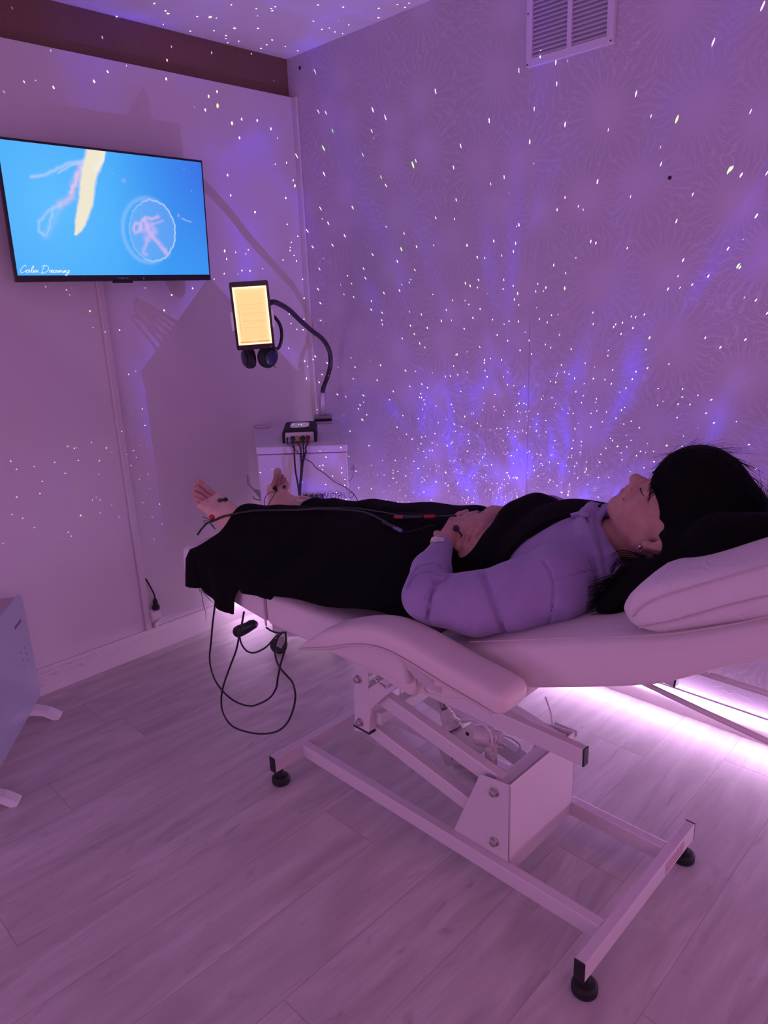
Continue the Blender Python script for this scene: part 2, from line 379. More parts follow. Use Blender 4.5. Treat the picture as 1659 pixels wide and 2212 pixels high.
def frame_mtx(o, xd, yd):
    xd = Vector(xd).normalized(); zd = xd.cross(Vector(yd)).normalized(); yd = zd.cross(xd)
    return Matrix(((xd.x, yd.x, zd.x, o[0]), (xd.y, yd.y, zd.y, o[1]), (xd.z, yd.z, zd.z, o[2]), (0, 0, 0, 1)))

# ------------------------------------------------------------------ the room
RX, RY, RZ = -3.75, -4.05, 2.436
struct(MB().box2((RX-.1, RY-.1, -0.1), (0.1, 0.1, 0)).build('floor', floor_material()))
struct(MB().box2((RX-.1, RY-.1, RZ), (0.1, 0.1, RZ+.1)).build('ceiling', CEIL))
struct(MB().box2((0, RY-.1, 0), (0.1, 0.1, RZ)).build('wall_right', wallpaper_material()))
struct(MB().box2((RX-.1, 0, 0), (0, 0.1, 2.281)).build('wall_left', WALL))
struct(MB().box2((RX-.1, 0.03, 2.281), (0, 0.1, RZ)).build('trim_1', beam_material()))
struct(MB().box2((RX-.1, RY-.1, 0), (0, RY, RZ)).build('wall_back', WALL))
struct(MB().box2((RX-.1, RY, 0), (RX, 0, RZ)).build('wall_near', WALL))
BB = baseboard_material()
bbm = MB().prism([(0, 0), (-0.016, 0), (-0.016, 0.080), (-0.0125, 0.083), (-0.0125, 0.100), (-0.008, 0.106), (0, 0.106)], RX, 0)
struct(bbm.build('baseboard_left', BB, bevel=0.0012))
rb = MB(); n = 6; pr = [(0, 0), (-0.014, 0), (-0.014, 0.050), (-0.0003, 0.052), (-0.0003, 0.085), (0, 0.086)]
v = [(x, RY, z) for x, z in pr]+[(x, 0, z) for x, z in pr]
rb.add(v, [tuple(range(n)), tuple(range(2*n-1, n-1, -1))]+[(i, i+n, (i+1) % n+n, (i+1) % n) for i in range(n)])
struct(rb.build('baseboard_right', BB))
struct(MB().box2((-0.012, -0.03, 0.09), (0.0, 0.0, 2.281)).build('trim_2', WALL, bevel=0.003))

led = thing('led_strip', 'glowing pinkish white LED light strip along the foot of the patterned wall', 'light strip', (-0.01, -2.0, 0.07))
lm = mat('glowing_led_diffuser', (1, 1, 1), 0.5, emit=STRIP_COL, estr=STRIP_POWER)
MB().box2((-0.018, RY+0.02, 0.0530), (-0.006, -0.03, 0.0790)).build('diffuser', lm, led)
MB().box2((-0.62, -0.056, 0.1075), (-0.03, -0.020, 0.1320)).build('diffuser', mat('dimmer_led_diffuser', (1, 1, 1), 0.5, emit=STRIP_COL, estr=STRIP_POWER*0.4), led)
MB().box2((-0.006, RY+0.02, 0.0525), (-0.0005, -0.03, 0.0835)).build('channel', WHITEPL, led)

# ------------------------------------------------------------------ wall things
def Pp(x, y, p0, nrm):
    d = _F + CR*((x-829.5)/FPX) - CU*((y-1106)/FPX); nrm = Vector(nrm)
    return CAM + d*((Vector(p0)-CAM).dot(nrm)/d.dot(nrm))
def paint_grid(name, o, ex, ey, W_, H_, nx, ny, func, parent, strength):
    """flat lit screen: a fine grid whose colours are painted by func(u, v) -> rgb (linear)"""
    u, v = np.meshgrid(np.linspace(0, 1, nx), np.linspace(0, 1, ny)); o = np.array(o); ex = np.array(ex); ey = np.array(ey)
    pts = o+u.reshape(-1, 1)*ex*W_+v.reshape(-1, 1)*ey*H_
    idx = np.arange(nx*ny).reshape(ny, nx); q = np.stack([idx[:-1, :-1], idx[:-1, 1:], idx[1:, 1:], idx[1:, :-1]], -1).reshape(-1, 4)
    me = bpy.data.meshes.new(name); me.from_pydata(pts.tolist(), [], q.tolist())
    c = func(u, v).reshape(-1, 3); ca = me.color_attributes.new('picture', 'FLOAT_COLOR', 'POINT')
    ca.data.foreach_set('color', np.concatenate([c, np.ones((len(c), 1))], 1).astype(np.float32).ravel())
    m = bpy.data.materials.new(name+'_lit'); m.use_nodes = True; nt = m.node_tree; b = nt.nodes['Principled BSDF']
    at = nt.nodes.new('ShaderNodeAttribute'); at.attribute_name = 'picture'
    nt.links.new(at.outputs['Color'], b.inputs['Emission Color']); b.inputs['Emission Strength'].default_value = strength
    b.inputs['Base Color'].default_value = (0.01, 0.01, 0.01, 1); b.inputs['Roughness'].default_value = 0.3
    return link(name, me, m, parent)
def seg_dist(px, py, pts):
    d = np.full(px.shape, 1e9); tt = np.zeros(px.shape); n = len(pts)-1
    for i in range(n):
        (ax, ay), (bx, by) = pts[i], pts[i+1]; vx, vy = bx-ax, by-ay
        t = np.clip(((px-ax)*vx+(py-ay)*vy)/(vx*vx+vy*vy+1e-9), 0, 1); q = np.hypot(px-ax-t*vx, py-ay-t*vy)
        k = q < d; d = np.where(k, q, d); tt = np.where(k, (i+t)/n, tt)
    return d, tt

# television
BL, BR, TR = P(36, 610, 1, -.09), P(456.5, 606.5, 1, -.09), P(437, 347.5, 1, -.113)
tvx = (BR-BL); tvx.z = 0; TW = tvx.length; tvx.normalize(); tvy = (TR-BR); tvy = (tvy-tvx*tvy.dot(tvx)); TH = tvy.length; tvy.normalize(); tvn = tvx.cross(tvy)
if tvn.y > 0: tvn = -tvn
tv = thing('television', 'flat black wall television showing pale jellyfish in blue water', 'television', BR-tvx*TW/2)
Mtv = Matrix((tvx, tvy, tvn)).transposed()
tc_ = BL+tvx*TW/2+tvy*TH/2
MB().box(tc_-tvn*0.011, (TW, TH, 0.018), Mtv).build('bezel', mat('black_gloss_bezel', (0.012, 0.011, 0.02), 0.3), tv, bevel=0.002)
MB().box(tc_-tvn*0.04-tvy*0.03, (TW*.72, TH*.6, 0.045), Mtv).build('rear_housing', BLACKP, tv, bevel=0.008)
MB().box(Vector((tc_.x, -0.03, tc_.z)), (0.2, 0.055, 0.2)).build('wall_mount', BLACKP, tv, bevel=0.003)
MB().box(BL+tvx*TW*.5-tvn*0.004-tvy*0.003, (0.075, 0.006, 0.014), Mtv).build('sensor_lug', BLACKP, tv, bevel=0.001)
sW, sH = TW-0.014, TH-0.03
so = BL+tvx*0.007+tvy*0.022-tvn*0.0015
def tuv(px, py):
    q = Pp(px, py, so, tvn)-so; return q.dot(tvx)/sW, q.dot(tvy)/sH
def tvpic(u, v):
    A = sW/sH; X, Y = u*A, v
    c0 = np.array([0.035, 0.36, 0.93]); c1 = np.array([0.10, 0.50, 0.98]); c2 = np.array([0.035, 0.17, 0.78])
    k = np.clip(1-np.hypot(X-0.35, (Y-0.55)*0.9)/1.1, 0, 1)[..., None]
    img = c0*(1-k)+c1*k
    k = np.clip((X-0.9)/0.9, 0, 1)[..., None]*np.clip(0.35+Y*.75, 0, 1)[..., None]; img = img*(1-k)+c2*k
    def L(pts): return [(tuv(*p)[0]*A, tuv(*p)[1]) for p in pts]
    s = 1/255.0
    def ov(img, a, col): a = np.clip(a, 0, 1)[..., None]; return img*(1-a)+np.array(col)*a
    wv = 0.006*np.sin(X*60+np.sin(Y*45)*2)
    for pts, wd, a, col in (
        ([(185, 347), (150, 352), (120, 366), (98, 378), (68, 382)], 3.2, .75, (0.42, 0.62, 0.95)),
        ([(182, 352), (155, 356), (125, 374)], 2.2, .5, (0.6, 0.7, 0.95)),
        ([(175, 358), (166, 385), (158, 405), (156, 425), (140, 436), (128, 443)], 6.5, .7, (0.68, 0.50, 0.85)),
        ([(168, 372), (160, 400), (150, 418)], 3, .7, (0.85, 0.55, 0.75)),
        ([(130, 442), (104, 455), (84, 480), (83, 497), (94, 508)], 3.4, .65, (0.42, 0.62, 0.95)),
        ([(116, 450), (108, 480), (101, 506)], 2.4, .55, (0.42, 0.62, 0.95)),
        ([(128, 445), (115, 478), (100, 508)], 9, .22, (0.42, 0.62, 0.95)),
        ([(392, 472), (412, 480)], 1.6, .5, (0.5, 0.65, 0.95))):
        d, t = seg_dist(X+wv, Y, L(pts)); img = ov(img, a*np.exp(-(d/(wd*s))**2), col)
    # creamy stem
    pts = L([(207, 318), (203, 345), (193, 372), (188, 405), (186, 432), (178, 465), (170, 492), (164, 505)])
    d, t = seg_dist(X+wv*.4, Y, pts); wd = np.interp(t, [0, .15, .35, .6, .8, 1], [19, 17, 15, 14, 10, 3])*s
    img = ov(img, 0.5/(1+np.exp((d-wd*1.25)*500)), (0.75, 0.78, 0.85)); img = ov(img, 1/(1+np.exp((d-wd)*900)), (0.86, 0.80, 0.62))
    pts = L([(222, 326), (220, 345), (205, 368)]); d, t = seg_dist(X, Y, pts); img = ov(img, 1/(1+np.exp((d-5*s)*900)), (0.88, 0.84, 0.72))
    # round jellyfish
    cx, cy = tuv(330, 499); cx *= A; rx, ry = 0.226, 0.262
    th = 0.25; dx, dy = X-cx, Y-cy; ex_, ey_ = dx*math.cos(th)-dy*math.sin(th), dx*math.sin(th)+dy*math.cos(th)
    ang = np.arctan2(ey_, ex_); rr = np.hypot(ex_/rx, ey_/ry)*(1+0.012*np.sin(ang*23)+0.01*np.sin(ang*9))
    img = ov(img, 0.20*(rr < 1), (0.35, 0.55, 0.95))
    img = ov(img, 0.75*np.exp(-((rr-1)/0.025)**2)*np.clip(.62-.38*np.cos(ang*1-.3)*-1, .3, 1), (0.75, 0.85, 1.0))
    r2 = np.hypot((ex_+0.045)/(rx*1.13), (ey_+.01)/(ry*1.1)); img = ov(img, 0.33*np.exp(-((r2-.95)/0.07)**2)*(rr > 1), (0.45, 0.65, 1.0))
    for pts, wd, a in (([(288, 492), (293, 482), (302, 484), (303, 498), (292, 503), (287, 494)], 3.5, .7), ([(303, 495), (306, 478), (315, 470), (328, 473), (342, 468)], 3.5, .7),
                       ([(312, 475), (322, 500), (334, 516), (348, 532), (357, 545)], 5, .7), ([(312, 498), (325, 486), (334, 500), (318, 515)], 8, .5), ([(330, 484), (352, 477)], 2.5, .5),
                       ([(318, 520), (308, 545), (316, 550)], 4, .5), ([(357, 540), (362, 550)], 5, .4), ([(267, 390), (267, 391)], 4, .3), ([(386, 465), (386, 466)], 3, .4)):
        d, t = seg_dist(X+wv*.6, Y, L(pts)); img = ov(img, a*np.exp(-(d/(wd*s))**2), (0.72, 0.48, 0.86))
    return img
screen = paint_grid('screen', so+tvn*0.0008, tvx, tvy, sW, sH, 480, 270, tvpic, tv, 1.0)
# handwritten caption "Calm Dreaming" on the screen, drawn with pen strokes
ink = mat('caption_white', (0.8, 0.8, 0.8), 0.5, emit=(1, 1, 1), estr=0.95)
def stroke(mb, pts, wd=0.0006):
    tube([so+tvx*(tuv(*p)[0]*sW)+tvy*(tuv(*p)[1]*sH)+tvn*0.0014 for p in pts], wd, 5, 5, mb=mb)
cap = MB()
bx, by = 43.0, 589.0
def S(pts, x0, s=1.0, wd=0.00058): stroke(cap, [(bx+x0+x*s-(-y)*0.0+(-y)*0.18, by+y*s) for x, y in pts], wd)
S([(11, -13), (8, -16), (3, -12), (0, -4), (3, 0), (9, -2), (14, -6)], 0)                                   # C
S([(19, -6), (15, -6), (13, -2), (16, 0), (20, -6), (19, -1), (22, -1)], 0)                                 # a
S([(22, -1), (27, -10), (26, -15), (24, -11), (24, -2), (27, 0)], 0)                                       # l
S([(27, 0), (29, -5), (30, 0), (32, -5), (34, -5), (34, 0), (36, -5), (38, -5), (38, -1), (41, -1)], 0)        # m
S([(50, -15), (48, -7), (47, 0)], 0); S([(44, -13), (52, -16), (60, -11), (58, -3), (50, 1), (45, 0)], 0)     # D
S([(62, -5), (64, -5), (63, 0), (64, -4), (67, -6)], 0)                                                      # r
S([(66, -2), (70, -4), (70, -6), (67, -4), (67, 0), (71, -1), (73, -3)], 0)                                    # e
S([(77, -6), (73, -5), (72, -1), (75, 0), (78, -5), (77, -1), (80, -1)], 0)                                    # a
S([(80, -1), (81, -5), (82, 0), (84, -5), (86, -5), (85, 0), (88, -5), (89, -1), (91, -1)], 0)                  # m
S([(91, -1), (92, -5), (92, 0), (94, -1)], 0); S([(92.5, -9), (93, -9.5)], 0)                                  # i
S([(94, -1), (95, -5), (95, 0), (98, -5), (98, -1), (100, -1)], 0)                                            # n
S([(105, -5), (101, -4), (101, -1), (104, -1), (106, -5), (103, 5), (99, 6), (101, 2), (107, -2)], 0)             # g
cap.build('caption', ink, tv)
lo = tuv(253, 607.5)
text_mesh('maker_name', 'cecotec', 0.0125, frame_mtx(so+tvx*(lo[0]*sW)+tvy*(-0.0135)+tvn*0.0022, tvx, tvy), mat('logo_grey', (0.22, 0.2, 0.28), 0.4), tv, space=1.15)

# cable trunking below the television, cable, plug and socket
a = P(213, 612, 1, 0); b_ = P(324, 1362, 1, 0)
tag(MB().box2((a.x-0.013, -0.014, 0.107), (a.x+0.013, 0, 1.7)).build('cable_trunking', mat('white_trunking', (0.60, 0.53, 0.56), 0.5), bevel=0.003), 'slim white cable trunking running down the wall below the television', 'cable trunking')
s0 = P(334, 1328, 1, -0.012)
sk = thing('wall_socket', 'small white socket beside the cable trunking above the skirting board', 'socket', s0)
MB().prism([(0, 0.125), (-0.03, 0.15), (-0.03, 0.185), (0, 0.195)], s0.x-0.020, s0.x+0.022).build('housing', WHITEPL, sk, bevel=0.003)
MB().cyl((s0.x, -0.012, 0.13), (s0.x, -0.012, 0.107), 0.009).build('grommet', WHITEPL, sk)
pl = thing('power_plug', 'black plug with a short cable coming out of the cable trunking', 'plug', P(337, 1306, 1, -0.02))
p1 = P(337, 1312, 1, -0.02); p2 = P(335, 1296, 1, -0.02)
MB().lathe((p1.x, -0.02, p1.z-0.006), (0, 0, 1), [(0, .016), (.012, .016), (.02, .010), (.034, .011), (.046, .006)]).build('plug_body', BLACKR, pl, smooth=True, bevel=.001)
tube([(p1.x, -0.02, p1.z+0.036), P(333, 1284, 1, -.018), P(326, 1270, 1, -.016), P(320, 1259, 1, -.012), P(314, 1250, 1, -.01)], 0.0036).build('cord', BLACKR, pl, smooth=True)

# ventilation grille, top right wall
vy0, vy1, vz0 = -1.2116, -1.5185, 2.131
vh = 0.42
vg = thing('ventilation_grille', 'white louvred ventilation grille with two panels high on the patterned wall', 'vent', (0, (vy0+vy1)/2, vz0))
VM = mat('white_grille', (0.66, 0.60, 0.68), 0.45)
f = MB(); x0, x1 = -0.016, 0.0; fw = 0.022; vz1 = RZ-0.01
ym = (vy0+vy1)/2-0.004
for a_, b2 in (((vy0, vz0), (vy0-fw, vz1)), ((vy1, vz0), (vy1+fw, vz1)), ((vy0-fw, vz0), (vy1+fw, vz0+fw)), ((vy0-fw, vz1-fw), (vy1+fw, vz1)), ((ym-0.008, vz0+fw), (ym+0.008, vz1-fw))):
    f.box2((x0, a_[0], a_[1]), (x1, b2[0], b2[1]))
f.build('frame', VM, vg)
s = MB(); z = vz0+fw+0.006
while z < vz1-fw:
    for ya, yb in ((vy0-fw+.001, ym+0.008), (ym-0.008, vy1+fw-.001)):
        s.add([(x0+0.002, ya, z-0.004), (x0+0.002, yb, z-0.004), (-0.002, yb, z+0.008), (-0.002, ya, z+0.008), (x0+0.002, ya, z-0.0025), (x0+0.002, yb, z-0.0025), (-0.002, yb, z+0.0095), (-0.002, ya, z+0.0095)],
              [(0, 1, 2, 3), (7, 6, 5, 4), (0, 4, 5, 1), (3, 2, 6, 7), (0, 3, 7, 4), (1, 5, 6, 2)])
    z += 0.0125
so_ = s.build('louvres', VM, vg)
for yy, zz in ((vy0-0.006, vz0+0.006), (vy1+0.007, vz0+0.006), (vy0-0.006, vz0+0.15)):
    MB().lathe((x0, yy, zz), (-1, 0, 0), [(0, .0028), (.001, .0028), (.0014, .001)], 10).build('screw', mat('dark_screw', (.05, .04, .05), .4), vg)

# ------------------------------------------------------------------ panel heater
T1, T2 = Vector((-1.484, -.225, 0)), Vector((-1.766, -.61, 0)); he = (T2-T1).normalized(); hn = Vector((0.807, -0.591, 0)); hp = T1-hn*0.08
ht = thing('panel_heater', 'white glass panel heater standing on curved feet by the left wall', 'heater', hp)
Hm = Matrix((he, Vector((0, 0, 1)), hn)).transposed()
def rr_prism(mb, o, ex, ey, en, w0, w1, h0, h1, r, t0, t1, n=8):
    pts = []
    for cx, cy, a0 in ((w1-r, h1-r, 0), (w0+r, h1-r, 90), (w0+r, h0+r, 180), (w1-r, h0+r, 270)):
        pts += [(cx+r*math.cos(R(a0+90*i/n)), cy+r*math.sin(R(a0+90*i/n))) for i in range(n+1)]
    k = len(pts); o = Vector(o); v = [o+ex*x+ey*y+en*t for t in (t0, t1) for x, y in pts]
    return mb.add(v, [tuple(range(k))[::-1], tuple(range(k, 2*k))]+[(i, (i+1) % k, (i+1) % k+k, i+k) for i in range(k)])
EZ = Vector((0, 0, 1))
rr_prism(MB(), hp, he, EZ, hn, -0.088, 0.62, 0.055, 0.47, 0.035, -0.006, 0.0).build('glass_panel', mat('white_glass_reflection_tint', (0.42, 0.44, 0.56), 0.12, coat=0.3), ht, bevel=0.001)  # blue-grey of reflected room light is put into the white glass colour
rr_prism(MB(), hp, he, EZ, hn, -0.06, 0.60, 0.075, 0.468, 0.02, -0.055, -0.0065).build('rear_housing', mat('heater_body', (0.5, 0.38, 0.42), 0.5), ht, bevel=0.003)
for k in (0, 0.477):
    q = MB(); arc = [(-0.11, 0.0), (-0.10, 0.03), (-0.04, 0.058), (0.0, 0.058), (0.05, 0.04), (0.088, 0.012), (0.080, 0.0), (0.062, 0.0), (0.03, 0.022), (0, 0.03), (-0.04, 0.028), (-0.08, 0.0)]
    v = [hp+he*(k+dx)+hn*x+EZ*y for dx in (-0.019, 0.019) for x, y in arc]; n = len(arc)
    q.add(v, [tuple(range(n))[::-1], tuple(range(n, 2*n))]+[(i, (i+1) % n, (i+1) % n+n, i+n) for i in range(n)]); q.build('foot', WHITEPL, ht, bevel=0.002)
hl = Pp(36, 1356, hp, hn)
text_mesh('maker_name', 'CECOTEC', 0.016, frame_mtx(hl+he*0.02+hn*0.0006, -he, EZ), mat('faded_print', (.10, .09, .14), .5), ht)
for q in ((53, 1399), (45, 1410), (57, 1413), (49, 1425), (60, 1427), (52, 1440)):
    c_ = Pp(q[0], q[1], hp, hn)
    rr_prism(MB(), c_, he, EZ, hn, -0.0022, 0.0022, -0.004, 0.004, 0.002, 0.0002, 0.0006, 3).build('touch_symbol', mat('faded_print', (.1, .09, .14), .5), ht)

# ------------------------------------------------------------------ trolley
FL, FR, BLc, BRc = Vector((-.701, -.485, 0)), Vector((-.461, -.736, 0)), Vector((-.375, -.018, 0)), Vector((-.085, -.270, 0))
wd = (FR-FL).normalized(); CW = (FR-FL).length; fn = Vector((-wd.y*-1, 0, 0))
fnorm = Vector((wd.y, -wd.x, 0)).normalized()
if fnorm.y > 0: fnorm = -fnorm
ct = thing('equipment_trolley', 'white equipment trolley on castors in the corner behind the patient\'s feet', 'trolley', (FL+BRc)/2)
def quad_prism(q, z0, z1, ins=0.0):
    c = sum(q, Vector())/4; q = [p+(c-p).normalized()*ins for p in q]
    v = [Vector((p.x, p.y, z)) for z in (z0, z1) for p in q]
    return MB().add(v, [(3, 2, 1, 0), (4, 5, 6, 7), (0, 1, 5, 4), (1, 2, 6, 5), (2, 3, 7, 6), (3, 0, 4, 7)])
CQ = [FL, FR, BRc, BLc]
CM = mat('trolley_white', (0.66, 0.60, 0.64), 0.4)
quad_prism(CQ, 0.872, 0.90).build('top_panel', CM, ct, bevel=0.004)
quad_prism(CQ, 0.13, 0.869, 0.004).build('cabinet', CM, ct, bevel=0.004)
quad_prism(CQ, 0.10, 0.13, 0.02).build('plinth', CM, ct)
for q in CQ:
    c = (FL+BRc)/2; p = q+(c-q).normalized()*0.075; sd = Vector((.75, .66, 0)); dd = Vector((-.66, .75, 0))
    ca = MB().cyl((p.x, p.y, .075), (p.x, p.y, .10), .012)
    ca.bar(p+sd*.016+Vector((0, 0, .076)), p+sd*.016+dd*.022+Vector((0, 0, .036)), .003, .03, sd); ca.bar(p-sd*.016+Vector((0, 0, .076)), p-sd*.016+dd*.022+Vector((0, 0, .036)), .003, .03, sd)
    ca.box(p+Vector((0, 0, .078)), (.036, .036, .005)); ca = ca.build('castor', CHROME, ct, bevel=.001)
    wc = p+dd*.022+Vector((0, 0, .037))
    MB().lathe(wc-sd*.012, sd, [(0, .026), (.002, .036), (.022, .036), (.024, .026)], 24).build('wheel', mat('grey_rubber_wheel', (.03, .028, .035), .5), ca)
HG = mat('grey_hook_metal', (0.28, 0.24, 0.27), 0.45)
def hook(name, pxs, p0, nrm, r=0.006, parent=ct):
    pts = [Pp(x, y, p0, nrm) for x, y in pxs]; return tube(pts, r, 6, 5).build(name, HG, parent)
lh = Vector((FL.x+.03, FL.y+.04, .62)); nv = Vector((1, 1, 0))
lp = [(533, 1027), (540, 1029), (543, 1048), (552, 1062), (560, 1068), (576, 1066), (576, 1090), (566, 1093), (556, 1088), (546, 1075), (547, 1073), (560, 1081), (545, 1060), (536, 1050), (531, 1040)]
lpts = [(533, 1027), (536, 1026.5), (538, 1045), (548, 1056), (560, 1059), (580, 1056), (580, 1085), (563, 1079), (550, 1063), (540, 1051), (534, 1047)]
v = [Pp(x, y, lh, nv)+Vector((.7, .7, 0))*t for t in (-.002, .002) for x, y in lpts]; n = len(lpts)
MB().add(v, [tuple(range(n))[::-1], tuple(range(n, 2*n))]+[(i, (i+1) % n, (i+1) % n+n, i+n) for i in range(n)]).build('side_hook', HG, ct)
hook('side_hook', [(546, 1072), (550, 1077), (560, 1080), (575, 1080)], lh, nv, .003)
rh = Vector((FR.x+.06, FR.y+.07, .62))
hook('side_hook', [(761, 1004), (764, 1012), (763, 1028), (758, 1037), (750, 1040)], rh, nv, .0035)
hook('side_hook', [(761, 1004), (767, 1013), (758, 1013), (761, 1004)], rh, nv, .0025)
tz = .70
o_ = Pp(657, 1090, FL+Vector((0, 0, tz)), fnorm)
text_mesh('brand_word', 'nesa', 0.044, frame_mtx(Pp(655, 1079, FL, fnorm)+fnorm*0.0045*1, wd, EZ), TEXTD, ct, offset=0.0010, space=1.05)
text_mesh('brand_word', 'WORLD', 0.034, frame_mtx(Pp(692, 1077, FL, fnorm)+fnorm*0.0045, wd, EZ), TEXTD, ct, offset=-0.0006, space=1.1)
dp = (BRc-FR).normalized()
text_mesh('printed_word', 'IONAL', 0.026, frame_mtx(P(679, 916, 2, .9008), wd, dp), mat('print_grey', (.14, .12, .16), .5), ct, space=1.1)
qa = P(548, 919, 2, .9); lab = MB()
rr_prism(MB(), P(566, 919, 2, .9), wd, dp, EZ, -.032, .032, -.010, .012, .006, .0002, .0009, 4).build('label', mat('pale_label', (.58, .52, .57), .5), ct)
tube([P(x, y, 2, .9012) for x, y in ((549, 922), (555, 924.5), (566, 925), (578, 923.8), (583, 922.5), (584, 918))], .0009, 5).build('label_edge', TEXTD, ct)

# control unit on the trolley
cw_ = Vector((.715, -.70, 0)); cd = Vector((.66, .75, 0)); cp = Vector((-.583, -.501, .9))
cu_ = thing('control_unit', 'small black and white control unit with a lit panel on the trolley', 'control unit', cp+cw_*.064+cd*.08)
W0 = .130
def cu_prism(poly, t0, t1, mb):   # poly in (width, height), extruded along depth
    v = [cp+cw_*x+EZ*z+cd*t for t in (t0, t1) for x, z in poly]; n = len(poly)
    return mb.add(v, [tuple(range(n))[::-1], tuple(range(n, 2*n))]+[(i, (i+1) % n, (i+1) % n+n, i+n) for i in range(n)])
cu_prism([(.008, .001), (W0-.008, .001), (W0-.008, .040), (.008, .040)], .002, .195, MB()).build('inner_case', WHITEPL, cu_, bevel=.002)
sh = MB(); cu_prism([(-.002, 0), (.006, 0), (.008, .038), (.013, .041), (W0-.013, .041), (W0-.008, .038), (W0-.006, 0), (W0+.002, 0), (W0+.001, .040), (W0-.007, .050), (.007, .050), (-.001, .040)], -.004, .200, sh)
sh.build('black_shell', BLACKR, cu_, bevel=.002)
rr_prism(MB(), cp+EZ*.0503+cw_*.012+cd*.02, cw_, cd, EZ, .012, .094, .012, .140, .026, 0, .0022, 8).build('panel_rim', BLACKP, cu_)
fp = rr_prism(MB(), cp+EZ*.0525+cw_*.012+cd*.02, cw_, cd, EZ, .017, .089, .017, .134, .022, 0, .0006, 8).build('face_panel', mat('lit_face_panel', (.5, .5, .55), .4, emit=(.75, .55, .85), estr=.16), cu_)
pc = {'r': mat('print_magenta', (.5, .02, .12), .5, emit=(.8, .05, .2), estr=.3), 'b': mat('print_blue', (.05, .1, .4), .5), 'k': TEXTD, 'w': mat('indicator_white', (.9, .9, .9), .4, emit=(1, 1, 1), estr=2.0)}
for u_, v_, a_, b_2, k in ((.040, .066, .026, .004, 'r'), (.068, .066, .020, .004, 'r'), (.080, .052, .013, .007, 'r'), (.036, .036, .012, .006, 'k'), (.053, .038, .010, .005, 'b'), (.067, .036, .010, .005, 'r'), (.082, .036, .010, .005, 'r'),
                          (.046, .078, .014, .003, 'k'), (.060, .026, .008, .006, 'k'), (.031, .068, .004, .004, 'w'), (.053, .066, .004, .004, 'w'), (.064, .062, .004, .004, 'w')):
    MB().box2((-a_/2, -b_2/2, 0), (a_/2, b_2/2, .0006)); q = cp+EZ*.0533+cw_*(.012+u_-.005)+cd*(.02+v_*1.45-.012)
    MB().box(q, (a_, b_2, .0006), Matrix((cw_, cd, EZ)).transposed()).build('indicator', pc[k], cu_)
PLUGS = []
for k, (x, c) in enumerate(((.014, (.01, .01, .012)), (.034, (.02, .035, .14)), (.054, (.50, .36, .05)), (.074, (.01, .05, .035)), (.094, (.25, .01, .03)))):
    q = cp+cw_*(x+.004)+EZ*.018; m_ = mat('plug_colour_%s' % 'abcde'[k], c, .5); r_ = .004 if k == 0 else .0088; d_ = (-cd+Vector((0, 0, -.55))).normalized()
    pg = MB().lathe(q-cd*(-.002), -cd, [(0, r_), (.012, r_), (.015, r_*.8)], 16); pg.lathe(q-cd*.010, d_, [(0, r_*.8), (.012, r_*.62), (.03, r_*.5)], 14)
    pg.build('connector', m_, cu_, smooth=True); PLUGS.append(q-cd*.010+d_*.03)

# ------------------------------------------------------------------ tablet on its gooseneck holder
gb = P(698, 908, 2, .9)
gh = thing('gooseneck_holder', 'black flexible gooseneck tablet holder clamped to the trolley top', 'tablet holder', gb)
GM = Matrix((cw_, cd, EZ)).transposed()
MB().box(gb+Vector((0, 0, .006)), (.080, .070, .012), GM).build('rubber_pad', BLACKR, gh, bevel=.003)
MB().box(gb+Vector((0, 0, .018)), (.080, .070, .012), GM).build('clamp_plate', mat('grey_clamp', (.30, .26, .29), .4), gh, bevel=.003)
pt = P(697, 848, 1, gb.y)
MB().cyl((gb.x, gb.y, gb.z+.024), (pt.x, pt.y, pt.z), .0155, 24).build('post', mat('brushed_aluminium', (.55, .52, .58), .35, metal=.6), gh, smooth=True, bevel=.001)
tabp = Vector((-.585, -.50, 1.38)); tn = (CAM-tabp).normalized()+Vector((0, 0, -.10)); tn.normalize()
A_, B_, C_, D_ = [Pp(x, y, tabp, tn) for x, y in ((513, 757), (593, 751.5), (580, 604.5), (493, 610.5))]
tx = ((B_-A_)+(C_-D_)).normalized(); ty = ((D_-A_)+(C_-B_)); ty = (ty-tx*ty.dot(tx)).normalized(); tc2 = (A_+B_+C_+D_)/4
tw_, th_ = ((B_-A_).length+(C_-D_).length)/2, ((D_-A_).length+(C_-B_).length)/2
nk = [(697, 848, gb.y), (699, 836, gb.y), (708, 812, gb.y), (714, 785, gb.y-.01), (711, 757, gb.y-.03), (697, 733, gb.y-.06), (672, 713, gb.y-.10), (648, 692, gb.y-.13), (625, 670, gb.y-.17), (604, 657, gb.y-.20), (586, 653, gb.y-.22), (560, 670, gb.y-.21)]
ngpts = [P(x, y, 1, yy) for x, y, yy in nk]
tube(ngpts, .0102, 12, 8).build('gooseneck', mat('black_ribbed_hose', (.02, .012, .02), .35), gh, smooth=True)
back = tc2-tn*.02
MB().box(back, (tw_*.5, th_*.35, .012), Matrix((tx, ty, tn)).transposed()).build('cradle', BLACKP, gh, bevel=.003)
for sgn, dz_ in ((-1, -.015), (1, -.012)):
    MB().box(tc2+tx*sgn*(tw_/2+.004)+ty*dz_-tn*.004, (.009, th_*.28, .026), Matrix((tx, ty, tn)).transposed()).build('clamp_jaw', WHITEPL, gh, bevel=.003)
tb = thing('tablet', 'black framed tablet with a bright orange tinted page on its screen', 'tablet', tc2)
rr_prism(MB(), tc2, tx, ty, tn, -tw_/2, tw_/2, -th_/2, th_/2, .008, -.008, 0, 5).build('tablet_body', mat('dark_tablet_glass', (.02, .004, .008), .25), tb)
aw, ah = tw_-.018, th_-.036
